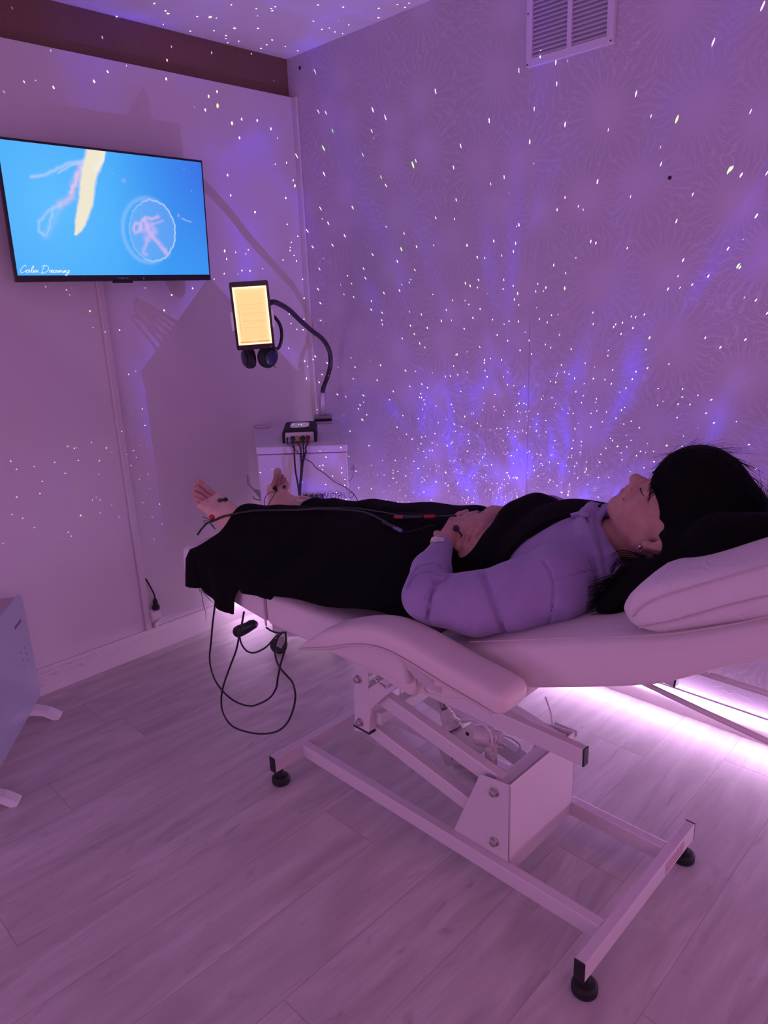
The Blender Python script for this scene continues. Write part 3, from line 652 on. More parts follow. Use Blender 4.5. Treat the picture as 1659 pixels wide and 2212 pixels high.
def tabpic(u, v):
    W_, H_ = aw, ah; x, y = u*W_, v*H_
    e = np.minimum(np.minimum(x, W_-x), np.minimum(y, H_-y)); k = np.exp(-(e/.007)**1.3)[..., None]
    img = np.array([1.0, .55, .24])*(1-k)+np.array([1.0, .93, .66])*k
    def ov(img, m, col, a): m = (m*a)[..., None]; return img*(1-m)+np.array(col)*m
    img = ov(img, ((v > .035) & (v < .060) & (u > .07) & (u < .93)), (1.0, .24, .02), .9)
    img = ov(img, ((v > .043) & (v < .051) & (u > .38) & (u < .62)), (1.0, .7, .4), .5)
    for yy, a in ((.95, .3), (.90, .12), (.86, .15), (.70, .25), (.69, .2), (.64, .2), (.55, .3), (.53, .3), (.50, .12), (.42, .3), (.41, .3), (.39, .25), (.36, .15), (.30, .4), (.27, .15), (.22, .2), (.17, .15), (.12, .15)):
        jag = .004*np.sin(u*90)+.003*np.sin(u*211)
        x0 = .1 if yy > .93 else .2
        a = min(1, a*1.7); img = ov(img, (np.abs(v-yy-jag*(a > .22)) < .0028) & (u > x0) & (u < (.25 if yy > .93 else .86)), (.55, .30, .12), a)
    img = ov(img, (np.abs(u-.905) < .003) & (v > .12) & (v < .88), (.8, .45, .2), .35)
    img = ov(img, (np.abs(u-.115) < .006) & (v > .15) & (v < .84) & (np.sin(v*330) > -.2), (.05, .03, .03), .75)
    return img
paint_grid('screen', tc2-tx*aw/2-ty*(ah/2)+tn*.0006, tx, ty, aw, ah, 150, 260, tabpic, tb, 1.25)

# headphones hanging behind the tablet
hd = thing('headphones', 'black over-ear headphones hanging behind the tablet', 'headphones', tc2-tn*.05-ty*.1)
HP = tc2-tn*.045
def hp(x, y, dd=0): return Pp(x, y, HP-tn*dd, tn)
tube([hp(560, 676, .03), hp(578, 673, .02), hp(592, 684), hp(603, 698), hp(608, 715), hp(608, 732), hp(604, 748), hp(598, 755)], .0064, 8, 6).build('headband', BLACKP, hd, smooth=True)
tube([hp(560, 676, .03), hp(545, 690, .05), hp(536, 715, .06), hp(534, 745, .05), hp(535, 758, .03)], .0064, 8, 6).build('headband', BLACKP, hd, smooth=True)
e1 = hp(580, 771); e2 = hp(536, 773, .04)
def cup(c, ax, r, name='ear_cup'):
    ax = Vector(ax).normalized()
    cu2 = MB().lathe(c-ax*.024, ax, [(0, r*.55), (.004, r*.9), (.012, r), (.026, r), (.034, r*.9), (.038, r*.62)], 28).build(name, BLACKR, hd, smooth=True)
    MB().lathe(c+ax*.012, ax, [(0, r*.72), (.006, r*.72), (.0085, r*.62)], 28).build('cup_cover', mat('dark_blue_plastic', (.012, .016, .04), .3), cu2, smooth=True)
cup(e1, tn*.75+tx*.6-ty*.1, .043); cup(e2, -tx+tn*.35, .042)
tube([hp(596, 750), hp(588, 757), hp(583, 768)], .005, 8).build('yoke', BLACKP, hd, smooth=True)
tube([hp(591, 788), hp(594, 792), hp(595, 796)], .0012, 6).build('cord_end', BLACKP, hd)

# ------------------------------------------------------------------ treatment bed
XC = -0.920
bed = thing('treatment_bed', 'white upholstered treatment bed with a white steel lifting frame', 'treatment bed', (XC, -1.65, 0))
VX = Vector((1, 0, 0))
YH0, YH1, YF0, YF1 = -2.184, -2.159, -1.145, -1.119
for y0, y1 in ((YH0, YH1), (YF0, YF1)):
    cb = MB().box2((-1.195, y0, .052), (-.643, y1, .100)).build('cross_bar', METAL, bed, bevel=.002)
    for xx, sg in ((-1.195, -1), (-.643, 1)):
        MB().box2((xx, y0, .050), (xx+sg*.003, y1, .101)).build('end_cap', BLACKP, cb, bevel=.001)
    for xx in (-1.170, -.668):
        MB().lathe((xx, (y0+y1)/2, 0), (0, 0, 1), [(0, .026), (.003, .028), (.018, .028), (.024, .022), (.026, .010), (.056, .008)], 28).build('rubber_foot', BLACKR, bed, bevel=.0008)
lb = Pp(1450, 1845, (0, YH0, 0), (0, 1, 0))
lbx = lb.x
ll = MB().box2((lbx-.03, YH0-.0006, .058), (lbx+.075, YH0, .094)).build('rating_label', mat('label_paper', (.62, .50, .55), .5), bed)
lt = mat('label_print', (.33, .10, .12), .6)
tb_ = MB()
for k in range(5):
    x = lbx-.026
    while x < lbx+.07:
        w_ = random.uniform(.003, .010); tb_.box2((x, YH0-.0010, .063+k*.006), (x+w_, YH0-.0006, .0655+k*.006)); x += w_+.0035
tb_.build('small_print', lt, ll)
for x0, x1 in ((-1.090, -1.064), (-.775, -.748)):
    MB().box2((x0, YH1, .056), (x1, YF0, .098)).build('side_rail', METAL, bed, bevel=.002)
# support box: folded steel plate
BY = -1.907; t = .004
sb = MB().prism([(-1.735, .098), (-1.818, .305), (-1.826, .308), (BY, .318), (BY, .098)], -1.068, -1.064)
sb.prism([(-1.735, .098), (-1.818, .305), (-1.826, .308), (BY, .318), (BY, .098)], -.778, -.774)
sb.box2((-1.068, BY, .098), (-.774, BY+t, .318)); sb.build('support_box', METAL, bed, bevel=.0015)
MB().box2((-1.064, BY+.004, .056), (-.775, BY+.030, .098)).build('tie_bar', METAL, bed, bevel=.002)
MB().box2((-1.064, BY+.016, .270), (-.78, BY+.052, .305)).build('tie_bar', METAL, bed, bevel=.003)
U0, U1 = P(812, 1482, 0, -1.02), P(1098, 1686, 0, -1.02); L0, L1 = P(812, 1565, 0, -1.02), P(1100, 1783, 0, -1.02)
for xx in (-1.036, -.802):
    MB().bar((xx, U0.y, U0.z), (xx, U1.y, U1.z), .028, .044).build('lift_arm', METAL, bed, bevel=.003)
    MB().bar((xx, L0.y, L0.z), (xx, L1.y, L1.z), .028, .044).build('lift_arm', METAL, bed, bevel=.003)
# lever plates
def yz(px, x): return [(P(a, b, 0, x).y, P(a, b, 0, x).z) for a, b in px]
V1 = yz([(766, 1405), (768, 1577), (799, 1583), (803, 1530), (797, 1488), (797, 1405)], -1.07)
V2 = yz([(797, 1487), (803, 1531), (835, 1502), (864, 1478), (848, 1455), (816, 1475)], -1.07)
V3 = yz([(797.3, 1405), (864, 1405), (864, 1454), (848, 1454.5), (820, 1461), (797.3, 1451)], -1.07)
for x0, x1, fx in ((-1.074, -1.069, -1.069), (-.771, -.766, -.771)):
    m_ = MB()
    for V in (V1, V2, V3): m_.prism(V, x0, x1)
    y_, z0_, z1_ = V1[3][0], V1[2][1], V1[3][1]
    m_.box2((min(fx, fx+.022*(1 if fx < -1 else -1)), V1[2][0]-.001, z0_+.004), (max(fx, fx+.022*(1 if fx < -1 else -1)), V1[2][0]+.003, z1_))
    lp_ = m_.build('lever_plate', METAL, bed, bevel=.001)
    MB().box2((min(x0, x1)-.001, V1[2][0]-.003, z0_-.003), (max(x0, x1)+.02, V1[1][0]+.002, z0_+.003)).build('bottom_cap', BLACKP, lp_)
for q, xx in (((774, 1467), -1.075), ((778, 1560), -1.075), ((1068, 1711), -1.069), ((1068, 1818), -1.069)):
    p = P(q[0], q[1], 0, xx); bo = MB().lathe((xx, p.y, p.z), (-1, 0, 0), [(0, .0125), (.002, .0125), (.0021, .0085)], 24)
    bo.lathe((xx-.002, p.y, p.z), (-1, 0, 0), [(0, .0095), (.009, .0095), (.0095, .007)], 6); bo.lathe((xx-.011, p.y, p.z), (-1, 0, 0), [(0, .006), (.002, .0055)], 14)
    bo.build('bolt', CHROME, bed, bevel=.0005)
    MB().cyl((xx, p.y, p.z), (-.77, p.y, p.z), .008).build('pivot_shaft', METAL, bed)
cr = P(818, 1548, 0, -1.04)
MB().box2((-1.05, cr.y-.018, cr.z-.018), (-.79, cr.y+.018, cr.z+.018)).build('tie_bar', METAL, bed, bevel=.003)
MB().box2((-1.05, U0.y-.02, U0.z-.016), (-.79, U0.y+.016, U0.z+.016)).build('tie_bar', METAL, bed, bevel=.003)
hdl = yz([(818, 1459), (812, 1466), (814, 1470), (832, 1483), (838, 1483), (848, 1475)], -1.10)
tube([(-1.078, *hdl[0])]+[(-1.10, *q) for q in hdl[1:-1]]+[(-1.078, *hdl[-1])], .0032, 8, 4).build('grab_handle', DARKSTEEL, bed, smooth=True)
# seat frame tubes
for xx, ye in ((-1.070, -2.089), (-.790, -1.86)):
    sf = MB().box2((xx, ye, .458), (xx+.02, -1.42, .500)).build('seat_frame_tube', METAL, bed, bevel=.002)
    MB().box2((xx, ye-.0035, .458), (xx+.02, ye, .500)).build('end_cap', BLACKP, sf, bevel=.001)
sf = MB().bar((-.761, -1.86, .575), (-.761, -2.150, .552), .02, .028).build('seat_frame_tube', METAL, bed, bevel=.002)
MB().bar((-.761, -2.150, .552), (-.761, -2.154, .5515), .021, .029).build('end_cap', BLACKP, sf, bevel=.001)
MB().cyl((-.867, -2.12, .650), (-.867, -2.60, .650), .0062, 14).build('paper_roll_rod', METAL, bed, smooth=True)
r0, r1 = P(1400, 1480, 0, -.90), P(1659, 1602, 0, -.90); rd = (r1-r0)
MB().cyl(r0-rd*.25, r1+rd*.35, .0062, 14).build('paper_roll_rod', METAL, bed, smooth=True)
MB().cyl((-.867, -2.14, .650), (-.88, -2.14, .76), .0062, 14).build('paper_roll_rod', METAL, bed, smooth=True)
MB().box2((-1.05, -1.66, .462), (-.79, -1.63, .496)).build('tie_bar', METAL, bed)
MB().box2((-1.05, -1.46, .462), (-.79, -1.43, .52)).build('tie_bar', METAL, bed)
for xx in (-1.0, -.84): MB().bar((xx, -1.45, .50), (xx, -1.0, .585), .025, .03).build('leg_rest_arm', METAL, bed, bevel=.002)
for xx in (-1.0, -.84): MB().bar((xx, -1.80, .52), (xx, -2.30, .745), .025, .03).build('backrest_arm', METAL, bed, bevel=.002)
# actuator
ax = -.92
def ap(a, b, x=ax): return P(a, b, 0, x)
ac = MB().cyl(ap(950, 1495), ap(962, 1538), .009, 16).build('actuator_rod', DARKSTEEL, bed, smooth=True)
aa, ab_ = ap(960, 1532), ap(985, 1592); adir = (ab_-aa).normalized()
hm = MB(); hm.lathe(aa, adir, [(0, .014), (.014, .018), (.018, .021), (.035, .022), (.037, .027), (.055, .029)], 20)
h0, h1 = ap(984, 1585), ap(1034, 1702); hdir = (h1-h0).normalized()
hm.bar(h0-hdir*.012, h0+hdir*.072, .085, .088); hm.bar(h0+hdir*.065, h1, .062, .058)
for k in range(4): hm.bar(h0+hdir*(.082+k*.016), h0+hdir*(.087+k*.016), .066, .064)
acb = hm.build('actuator_housing', GREYPL, bed, bevel=.006, seg=3)
mo = ap(1028, 1588, ax-.05); mo2 = mo+Vector((.02, -.055, .008))
mt = MB().lathe(mo, (mo2-mo), [(0, .026), (.03, .028), (.045, .024), (.047, .018), (.07, .016)], 20); mt.build('actuator_motor', GREYPL, bed, bevel=.003)
cn = ap(1052, 1610, ax-.06)
cpn = MB()
for k in range(4): cpn.cyl(cn+Vector((-.004, -.012-.003*k, -.013*k)), cn+Vector((-.018, -.016-.003*k, -.013*k)), .0085, 14)
cpn.box(cn+Vector((.004, -.01, -.02)), (.014, .03, .062)); cpn.build('socket_block', GREYPL, bed, bevel=.002)
for q in ((1010, 1585), (978, 1636)):
    p = ap(q[0], q[1], ax-.0435); MB().lathe(p, (-1, 0, 0), [(0, .0055), (.0015, .0055)], 14).build('screw_recess', mat('dark_recess', (.03, .02, .03), .8), acb)
CABW = mat('white_cable', (.62, .55, .6), .4)
tube([ap(985, 1562, -.95), ap(1005, 1553, -.97), ap(1030, 1556, -.98), ap(1052, 1572, -.98), ap(1062, 1595, -.98), ap(1064, 1640, -.97), ap(1050, 1662, -.95)], .003).build('white_cable', CABW, bed, smooth=True)
tube([ap(1068, 1582, -.92), ap(1100, 1592, -.86), ap(1120, 1606, -.84), ap(1122, 1618, -.84), ap(1112, 1626, -.84)], .0028).build('white_cable', CABW, bed, smooth=True)
tube([ap(1066, 1622, -.95), ap(1076, 1604, -.93), ap(1092, 1610, -.92), ap(1086, 1616, -.92), ap(1072, 1614, -.94), ap(1066, 1640, -.95)], .0026).build('white_cable', CABW, bed, smooth=True)
tube([ap(1060, 1615, -.97), ap(1070, 1600, -.97), ap(1072, 1590, -.97)], .0022).build('cable_tie', WHITEPL, bed)
# bracket on the far side of the box
bp_ = P(1212, 1582, 0, -.76)
br_ = MB().box2((-.772, bp_.y-.035, bp_.z-.010), (-.735, bp_.y+.035, bp_.z-.007)); br_.box2((-.772, bp_.y-.035, bp_.z-.010), (-.769, bp_.y+.035, bp_.z+.008)); br_.box2((-.738, bp_.y-.035, bp_.z-.010), (-.735, bp_.y+.035, bp_.z+.008))
br_.box2((-.774, bp_.y-.02, .2), (-.768, bp_.y+.02, bp_.z)); br_.build('cable_bracket', METAL, bed, bevel=.002)
tube([P(1178, 1505, 0, -.74), P(1190, 1540, 0, -.745), P(1194, 1566, 0, -.75), P(1205, 1580, 0, -.755), P(1222, 1586, 0, -.755)], .0026).build('white_cable', CABW, bed, smooth=True)
# cushions
TK = .112
def surf(y):
    """height of the top of the upholstery along the bed"""
    if y > -1.25: return .690+(min(y, -.80)+1.25)*(.042/.43)
    if y > -1.72: return .690
    s = (-1.72-y); k = min(s/.10, 1); return .690+.396*(s-.05*k*(2-k)) if s > .1 else .690+.396*(s*s/.2)
XN, XF = -1.24, -.605
MIDL = [(-.815, .733-TK/2), (-.95, .719-TK/2), (-1.10, .704-TK/2), (-1.2295, .692-TK/2)]
def ang(path, s): return path
cushion(MIDL, XN, XF, TK, ex=7, er=.10).build('leg_cushion', TERRY, bed, smooth=True)
cushion([(-1.232, .690-TK/2), (-1.40, .690-TK/2), (-1.60, .690-TK/2), (-1.745, .692-TK/2)], XN, XF, TK, ex=7, er=.12).build('seat_cushion', TERRY, bed, smooth=True)
bk = [(-1.765, .644), (-1.918, .699), (-2.05, .7495), (-2.20, .806), (-2.30, .848), (-2.40, .904), (-2.50, .962), (-2.62, 1.03)]
cushion(bk, XN, XF, .117, ex=7, taper=lambda q: (float(np.interp(q, [0, .12, .30, .47, .58, .69, .83, 1], [.90, 1, .95, .90, .86, .64, .52, .46])), 1)).build('back_cushion', TERRY, bed, smooth=True)
HC = mat('white_disposable_cover', (.70, .64, .66), .75, sheen=.3); gg = G(HC); th_c = gg.n('ShaderNodeTexCoord')
wv = gg.n('ShaderNodeVectorMath', operation='ADD'); nzc = gg.n('ShaderNodeTexNoise'); nzc.inputs['Scale'].default_value = 6; gg.l(th_c.outputs['Object'], nzc.inputs['Vector'])
scn = gg.n('ShaderNodeVectorMath', operation='SCALE'); scn.inputs[3].default_value = .25; gg.l(nzc.outputs['Color'], scn.inputs[0]); gg.l(th_c.outputs['Object'], wv.inputs[0]); gg.l(scn.outputs[0], wv.inputs[1])
vc = gg.n('ShaderNodeTexVoronoi', feature='DISTANCE_TO_EDGE'); vc.inputs['Scale'].default_value = 14; gg.l(wv.outputs[0], vc.inputs['Vector'])
crs = gg.mrange(vc.outputs['Distance'], 0.0, 0.10, 1, 0)
gg.bump(gg.math('ADD', gg.math('MULTIPLY', crs, .35), gg.math('MULTIPLY', gg.noise(th_c.outputs['Object'], 25, 4), .6)), .55, .004)
gg.l(gg.mix(gg.math('MULTIPLY', crs, .08), (.66, .60, .62), (.80, .74, .77)), gg.b.inputs['Base Color'])
hpth = [(-2.225, .895), (-2.27, .922), (-2.36, .965), (-2.46, 1.012), (-2.62, 1.09)]
cushion(hpth, XN+.012, XF-.012, .10, ex=7, taper=lambda q: (min(1, .45+q*4), 1)).build('head_cushion', HC, bed, smooth=True)
for qq in ([(1366, 1332), (1388, 1310), (1430, 1290), (1500, 1268), (1580, 1245), (1659, 1222)], [(1380, 1356), (1420, 1349), (1470, 1338), (1560, 1312), (1659, 1288)]):
    tube([(XN+.0105, *q) for q in yz(qq, XN+.0105)], .0014, 6).build('seam_piping', PIPING, bed, smooth=True)
sp = yz([(672, 1392), (735, 1422), (768, 1437), (800, 1450), (850, 1484), (880, 1502), (894, 1507), (905, 1492), (903, 1470), (895, 1440), (880, 1410), (860, 1388), (780, 1370)], -1.215)
MB().prism(sp, -1.215, -.63).build('seat_skirt', VINYL, bed, bevel=.008, seg=3)
bs = yz([(925, 1425), (914, 1445), (912, 1485), (920, 1499), (960, 1510), (1040, 1516), (1130, 1512), (1150, 1480), (1060, 1440), (960, 1405)], -1.215)
MB().prism(bs, -1.215, -.63).build('back_skirt', VINYL, bed, bevel=.008, seg=3)
tube([(XN-.001, -1.231, .686), (XN-.002, -1.231, .66), (XN-.002, -1.231, .61), (XN-.001, -1.231, .586)], .0030, 8).build('seam_piping', PIPING, bed, smooth=True)
for qq in ([(856, 1392), (876, 1412), (890, 1440), (898, 1470), (899, 1492), (893, 1505)], [(928, 1424), (917, 1446), (915, 1484), (922, 1497)]):
    tube([(-1.216, *q) for q in yz(qq, -1.216)], .0022, 6).build('seam_piping', PIPING, bed, smooth=True)
tube([(XN-.0015, *q) for q in yz([(1010, 1386), (1120, 1382), (1230, 1377), (1344, 1374), (1450, 1368), (1560, 1352), (1659, 1332)], XN)], .0016, 6).build('seam_piping', PIPING, bed, smooth=True)
# armrests
arm_y = [(-1.478, .630), (-1.545, .668), (-1.63, .712), (-1.72, .748), (-1.79, .762), (-1.86, .757), (-1.95, .742), (-2.03, .731), (-2.082, .722)]
for s_ in (-1, 1):
    x0, x1 = (-1.352, -1.262) if s_ < 0 else (-.578, -.488)
    ar = cushion(arm_y, x0, x1, .052, ex=3.6, k=8, taper=lambda q: (min(1, .25+q*3.2), min(1, .35+q*3.0))).build('armrest', VINYL, bed, smooth=True)
    pth = [(p.y, p.z) for p in catmull([(0, *q) for q in arm_y], 4)]; xo = x0-.001 if s_ < 0 else x1+.001
    pts = []
    for i, (y, z) in enumerate(pth):
        q = i/(len(pth)-1); e_ = min(1, .35+q*3.0); xx = (x0+x1)/2+s_*(.0455)*e_
        pts.append((xx, y-.004*(q > .5), z-.017*min(1, q*4)))
    pts = pts[:int(len(pts)*.955)]
    tube(pts, .0030, 8, 2).build('seam_piping', PIPING, ar, smooth=True)
    MB().bar(((x0+x1)/2, -1.80, .73), ((x0+x1)/2+(-s_)*.10, -1.80, .60), .05, .02, Vector((0, 1, 0))).build('armrest_bracket', METAL, bed)

# ------------------------------------------------------------------ implicit modelling (smooth unions of limbs, meshed by surface nets)
class Field:
    def __init__(s, lo, hi, res):
        s.lo = np.array(lo, np.float32); s.res = res; s.n = np.ceil((np.array(hi)-np.array(lo))/res).astype(int)+1
        s.ax = [s.lo[i]+res*np.arange(s.n[i], dtype=np.float32) for i in range(3)]
        s.d = np.full(s.n, 0.06, np.float32)
    def win(s, lo, hi):
        a = np.maximum(np.floor((np.array(lo)-s.lo)/s.res).astype(int), 0); b = np.minimum(np.ceil((np.array(hi)-s.lo)/s.res).astype(int)+1, s.n)
        if np.any(b <= a): return None
        sl = tuple(slice(a[i], b[i]) for i in range(3))
        return sl, s.ax[0][a[0]:b[0], None, None], s.ax[1][None, a[1]:b[1], None], s.ax[2][None, None, a[2]:b[2]]
    def _comb(s, sl, q, k, mode='add'):
        d = s.d[sl]
        if mode == 'add':
            h = np.clip(0.5+0.5*(d-q)/k, 0, 1); s.d[sl] = d*(1-h)+q*h-k*h*(1-h)
        elif mode == 'cut':
            q = -q; h = np.clip(0.5-0.5*(d-q)/k, 0, 1); s.d[sl] = d*(1-h)+q*h+k*h*(1-h)
        elif mode == 'dent':   # shallow crease: push the surface in near q
            s.d[sl] = d+k*np.exp(-np.maximum(q, 0)**2/(2*(0.005**2)))
    def cap(s, a, b, ra, rb, k=.01, sx=1.0, sz=1.0, mode='add'):
        """tapered limb from a to b, squashed by sx along x and sz along z"""
        a, b = np.array(a, float), np.array(b, float); m = max(ra, rb)*max(sx, sz, 1)+.035+k
        w_ = s.win(np.minimum(a, b)-m, np.maximum(a, b)+m)
        if w_ is None: return s
        sl, X, Y, Z = w_; v = b-a; sc_ = np.array([1/sx, 1, 1/sz]); vs = v*sc_; L2 = float((vs*vs).sum())+1e-9
        px, py, pz = (X-a[0])/sx, Y-a[1], (Z-a[2])/sz
        t = np.clip((px*vs[0]+py*vs[1]+pz*vs[2])/L2, 0, 1)
        q = np.sqrt((px-t*vs[0])**2+(py-t*vs[1])**2+(pz-t*vs[2])**2)-(ra+(rb-ra)*t)
        s._comb(sl, (q*min(1, sx, sz)).astype(np.float32), k, mode); return s
    def chain(s, pts, rs, k=.01, **kw):
        for i in range(len(pts)-1): s.cap(pts[i], pts[i+1], rs[i], rs[i+1], k, **kw)
        return s
    def ell(s, c, r, M=None, k=.01, mode='add'):
        """ellipsoid; M rows = its axes"""
        c = np.array(c, float); r = np.array(r, float); m = r.max()+.035+k; w_ = s.win(c-m, c+m)
        if w_ is None: return s
        sl, X, Y, Z = w_; x, y, z = X-c[0], Y-c[1], Z-c[2]
        M = np.eye(3) if M is None else np.array(M)
        u = [(x*M[i][0]+y*M[i][1]+z*M[i][2])/r[i] for i in range(3)]
        k0 = np.sqrt(u[0]**2+u[1]**2+u[2]**2); k1 = np.sqrt((u[0]/r[0])**2+(u[1]/r[1])**2+(u[2]/r[2])**2)+1e-6
        s._comb(sl, (k0*(k0-1)/k1).astype(np.float32), k, mode); return s
    def half(s, p, n, lo, hi, k=.004):
        """cut away the side the normal points to, inside the box lo..hi"""
        w_ = s.win(lo, hi)
        if w_ is None: return s
        sl, X, Y, Z = w_; n = np.array(n, float); n /= np.linalg.norm(n)
        q = ((X-p[0])*n[0]+(Y-p[1])*n[1]+(Z-p[2])*n[2]).astype(np.float32)
        s.d[sl] = np.maximum(s.d[sl], q); return s
    def value(s, p):
        g = (np.array(p)-s.lo)/s.res; i = np.clip(np.floor(g).astype(int), 0, s.n-2); f = g-i; v = 0
        for a in (0, 1):
            for b in (0, 1):
                for c in (0, 1):
                    v += s.d[i[0]+a, i[1]+b, i[2]+c]*(f[0] if a else 1-f[0])*(f[1] if b else 1-f[1])*(f[2] if c else 1-f[2])
        return v
    def hit(s, px, py, t0=0.8, t1=2.9):
        d = _F+CR*((px-829.5)/FPX)-CU*((py-1106)/FPX); t = t0
        while t < t1:
            p = CAM+d*t
            if all(s.lo[i] < p[i] < s.ax[i][-1] for i in range(3)) and s.value(p) < 0: return p
            t += .0015
        return None
    def grad(s, p):
        e = s.res; g = Vector([s.value([p[j]+(e if i == j else 0) for j in range(3)])-s.value([p[j]-(e if i == j else 0) for j in range(3)]) for i in range(3)])
        return g.normalized()
    def mesh(s, name, m, parent=None):
        D = s.d; sg = D < 0; nx, ny, nz = D.shape
        c = np.zeros((nx-1, ny-1, nz-1), np.int8)
        for i in (0, 1):
            for j in (0, 1):
                for k in (0, 1): c += sg[i:nx-1+i, j:ny-1+j, k:nz-1+k]
        act = np.argwhere((c > 0) & (c < 8)); idx = np.full(c.shape, -1, np.int32); idx[act[:, 0], act[:, 1], act[:, 2]] = np.arange(len(act))
        cor = [(i, j, k) for i in (0, 1) for j in (0, 1) for k in (0, 1)]
        val = {q: D[act[:, 0]+q[0], act[:, 1]+q[1], act[:, 2]+q[2]] for q in cor}
        acc = np.zeros((len(act), 3)); cnt = np.zeros(len(act))
        for q in cor:
            for ax_ in range(3):
                if q[ax_]: continue
                r = tuple(1 if i == ax_ else q[i] for i in range(3)); a, b = val[q], val[r]; mk = (a < 0) != (b < 0)
                t = np.where(mk, a/np.where(mk, a-b, 1), 0); pos = np.tile(np.array(q, float), (len(act), 1)); pos[:, ax_] = t
                acc[mk] += pos[mk]; cnt[mk] += 1
        V = (act+acc/cnt[:, None])*s.res+s.lo; F = []
        for ax_ in range(3):
            o1, o2 = [i for i in range(3) if i != ax_]
            A = sg[tuple(slice(0, -1) if i == ax_ else slice(1, -1) for i in range(3))]; B = sg[tuple(slice(1, None) if i == ax_ else slice(1, -1) for i in range(3))]
            e = np.argwhere(A != B); e[:, o1] += 1; e[:, o2] += 1
            fl = sg[e[:, 0], e[:, 1], e[:, 2]]
            def cell(a, b):
                q = e.copy(); q[:, o1] -= a; q[:, o2] -= b; return idx[q[:, 0], q[:, 1], q[:, 2]]
            qd = np.stack([cell(1, 1), cell(0, 1), cell(0, 0), cell(1, 0)], 1)
            if ax_ == 1: fl = ~fl
            qd = np.where(fl[:, None], qd, qd[:, ::-1]); F.append(qd)
        F = np.concatenate(F); F = F[(F >= 0).all(1)]
        me = bpy.data.meshes.new(name); me.vertices.add(len(V)); me.vertices.foreach_set('co', V.astype(np.float32).ravel())
        me.loops.add(len(F)*4); me.loops.foreach_set('vertex_index', F.astype(np.int32).ravel())
        me.polygons.add(len(F)); me.polygons.foreach_set('loop_start', np.arange(0, len(F)*4, 4, dtype=np.int32)); me.polygons.foreach_set('loop_total', np.full(len(F), 4, np.int32))
        me.update(calc_edges=True); me.validate(); me.polygons.foreach_set('use_smooth', np.ones(len(F), bool))
        o = bpy.data.objects.new(name, me); COL.objects.link(o); me.materials.append(m)
        if parent is not None: o.parent = parent; o.matrix_parent_inverse = Matrix.Translation(parent.location).inverted()
        return o
def PX(x, y, X): return P(x, y, 0, X)
def PY(x, y, Y): return P(x, y, 1, Y)

# ------------------------------------------------------------------ the person
person = thing('person', 'person with long black hair lying on the treatment bed in a lavender hoodie, hands folded', 'person', (-.93, -1.6, .69))
def skin_material():
    m = mat('skin', (0.50, 0.27, 0.22), 0.5); g = G(m); tc = g.n('ShaderNodeTexCoord')
    n = g.noise(tc.outputs['Object'], 28, 4); n2 = g.noise(tc.outputs['Object'], 190, 3)
    g.l(g.mix(g.mrange(n, .35, .7), (0.54, 0.31, 0.25), (0.46, 0.215, 0.18)), g.b.inputs['Base Color'])
    g.b.inputs['Subsurface Weight'].default_value = 0.12; g.b.inputs['Subsurface Radius'].default_value = (.01, .004, .002); g.b.inputs['Subsurface Scale'].default_value = 0.5
    g.bump(n2, .18, .001); return m
SKIN = skin_material()
SK = Field((-1.34, -2.36, .655), (-.56, -.66, 1.13), .0030)
# head frame: u towards the crown, f out of the face, s towards the near side
Hu = Vector((0, -.84, .543)); Hf = Vector((0, .543, .84)); Hs = Vector((-1, 0, 0)); HO = Vector((-.932, -2.194, .985))
def H(s, f, u): return HO+Hs*s+Hf*f+Hu*u
HM = [list(Hs), list(Hf), list(Hu)]
SK.ell(H(0, -.008, .022), (.076, .094, .086), HM, .01)
SK.ell(H(0, .030, -.030), (.060, .062, .072), HM, .02)
for s_ in (-1, 1):
    SK.cap(H(.050*s_, -.004, -.062), H(.016*s_, .068, -.094), .021, .018, .03)        # jaw
    SK.ell(H(.034*s_, .052, -.042), (.026, .027, .032), HM, .02)                    # cheek
    SK.ell(H(.048*s_, .030, -.030), (.020, .03, .025), HM, .02)
    SK.cap(H(.012*s_, .088, .014), H(.044*s_, .074, .014), .010, .008, .012)          # brow
    SK.ell(H(.033*s_, .071, -.006), (.0150, .0135, .0115), HM, .004)                # closed eye
    SK.ell(H(.013*s_, .097, -.041), (.0085, .010, .009), HM, .006)                  # nostril wing
SK.cap(H(0, .084, -.012), H(0, .110, -.037), .0095, .0115, .012)
SK.ell(H(0, .108, -.038), (.0115, .012, .011), HM, .006)
SK.cap(H(0, .093, .004), H(0, .089, .02), .010, .014, .012)
SK.ell(H(0, .084, -.066), (.026, .0205, .022), HM, .014)                            # mouth mound
for u_, r_, f_ in ((-.0605, .0064, .1000), (-.0725, .0070, .0975)):
    SK.cap(H(-.019, f_-.010, u_), H(0, f_, u_), r_*.7, r_, .005); SK.cap(H(.019, f_-.010, u_), H(0, f_, u_), r_*.7, r_, .005)
SK.ell(H(0, .079, -.099), (.021, .0175, .0170), HM, .016)                            # chin
for s_ in (-1, 1): SK.cap(H(.024*s_, .086, -.0668), H(.004*s_, .106, -.0668), .0020, .0024, .003, mode='cut')
for s_ in (-1, 1): SK.cap(H(.017*s_, .095, -.040), H(.031*s_, .078, -.072), .0016, .0014, .007, mode='cut')
# ears
for s_ in (-1, 1):
    e0 = H(.079*s_, -.026, -.010)
    SK.chain([H(.074*s_, -.010, -.002), H(.081*s_, -.006, .016), H(.086*s_, -.018, .024), H(.090*s_, -.032, .018), H(.089*s_, -.034, -.002), H(.083*s_, -.022, -.022), H(.080*s_, -.014, -.034)], [.0040, .0040, .0042, .0045, .0045, .0050, .0090], .004)
    SK.ell(e0, (.006, .015, .024), HM, .006); SK.ell(H(.079*s_, -.013, -.037), (.0062, .0105, .0120), HM, .004)
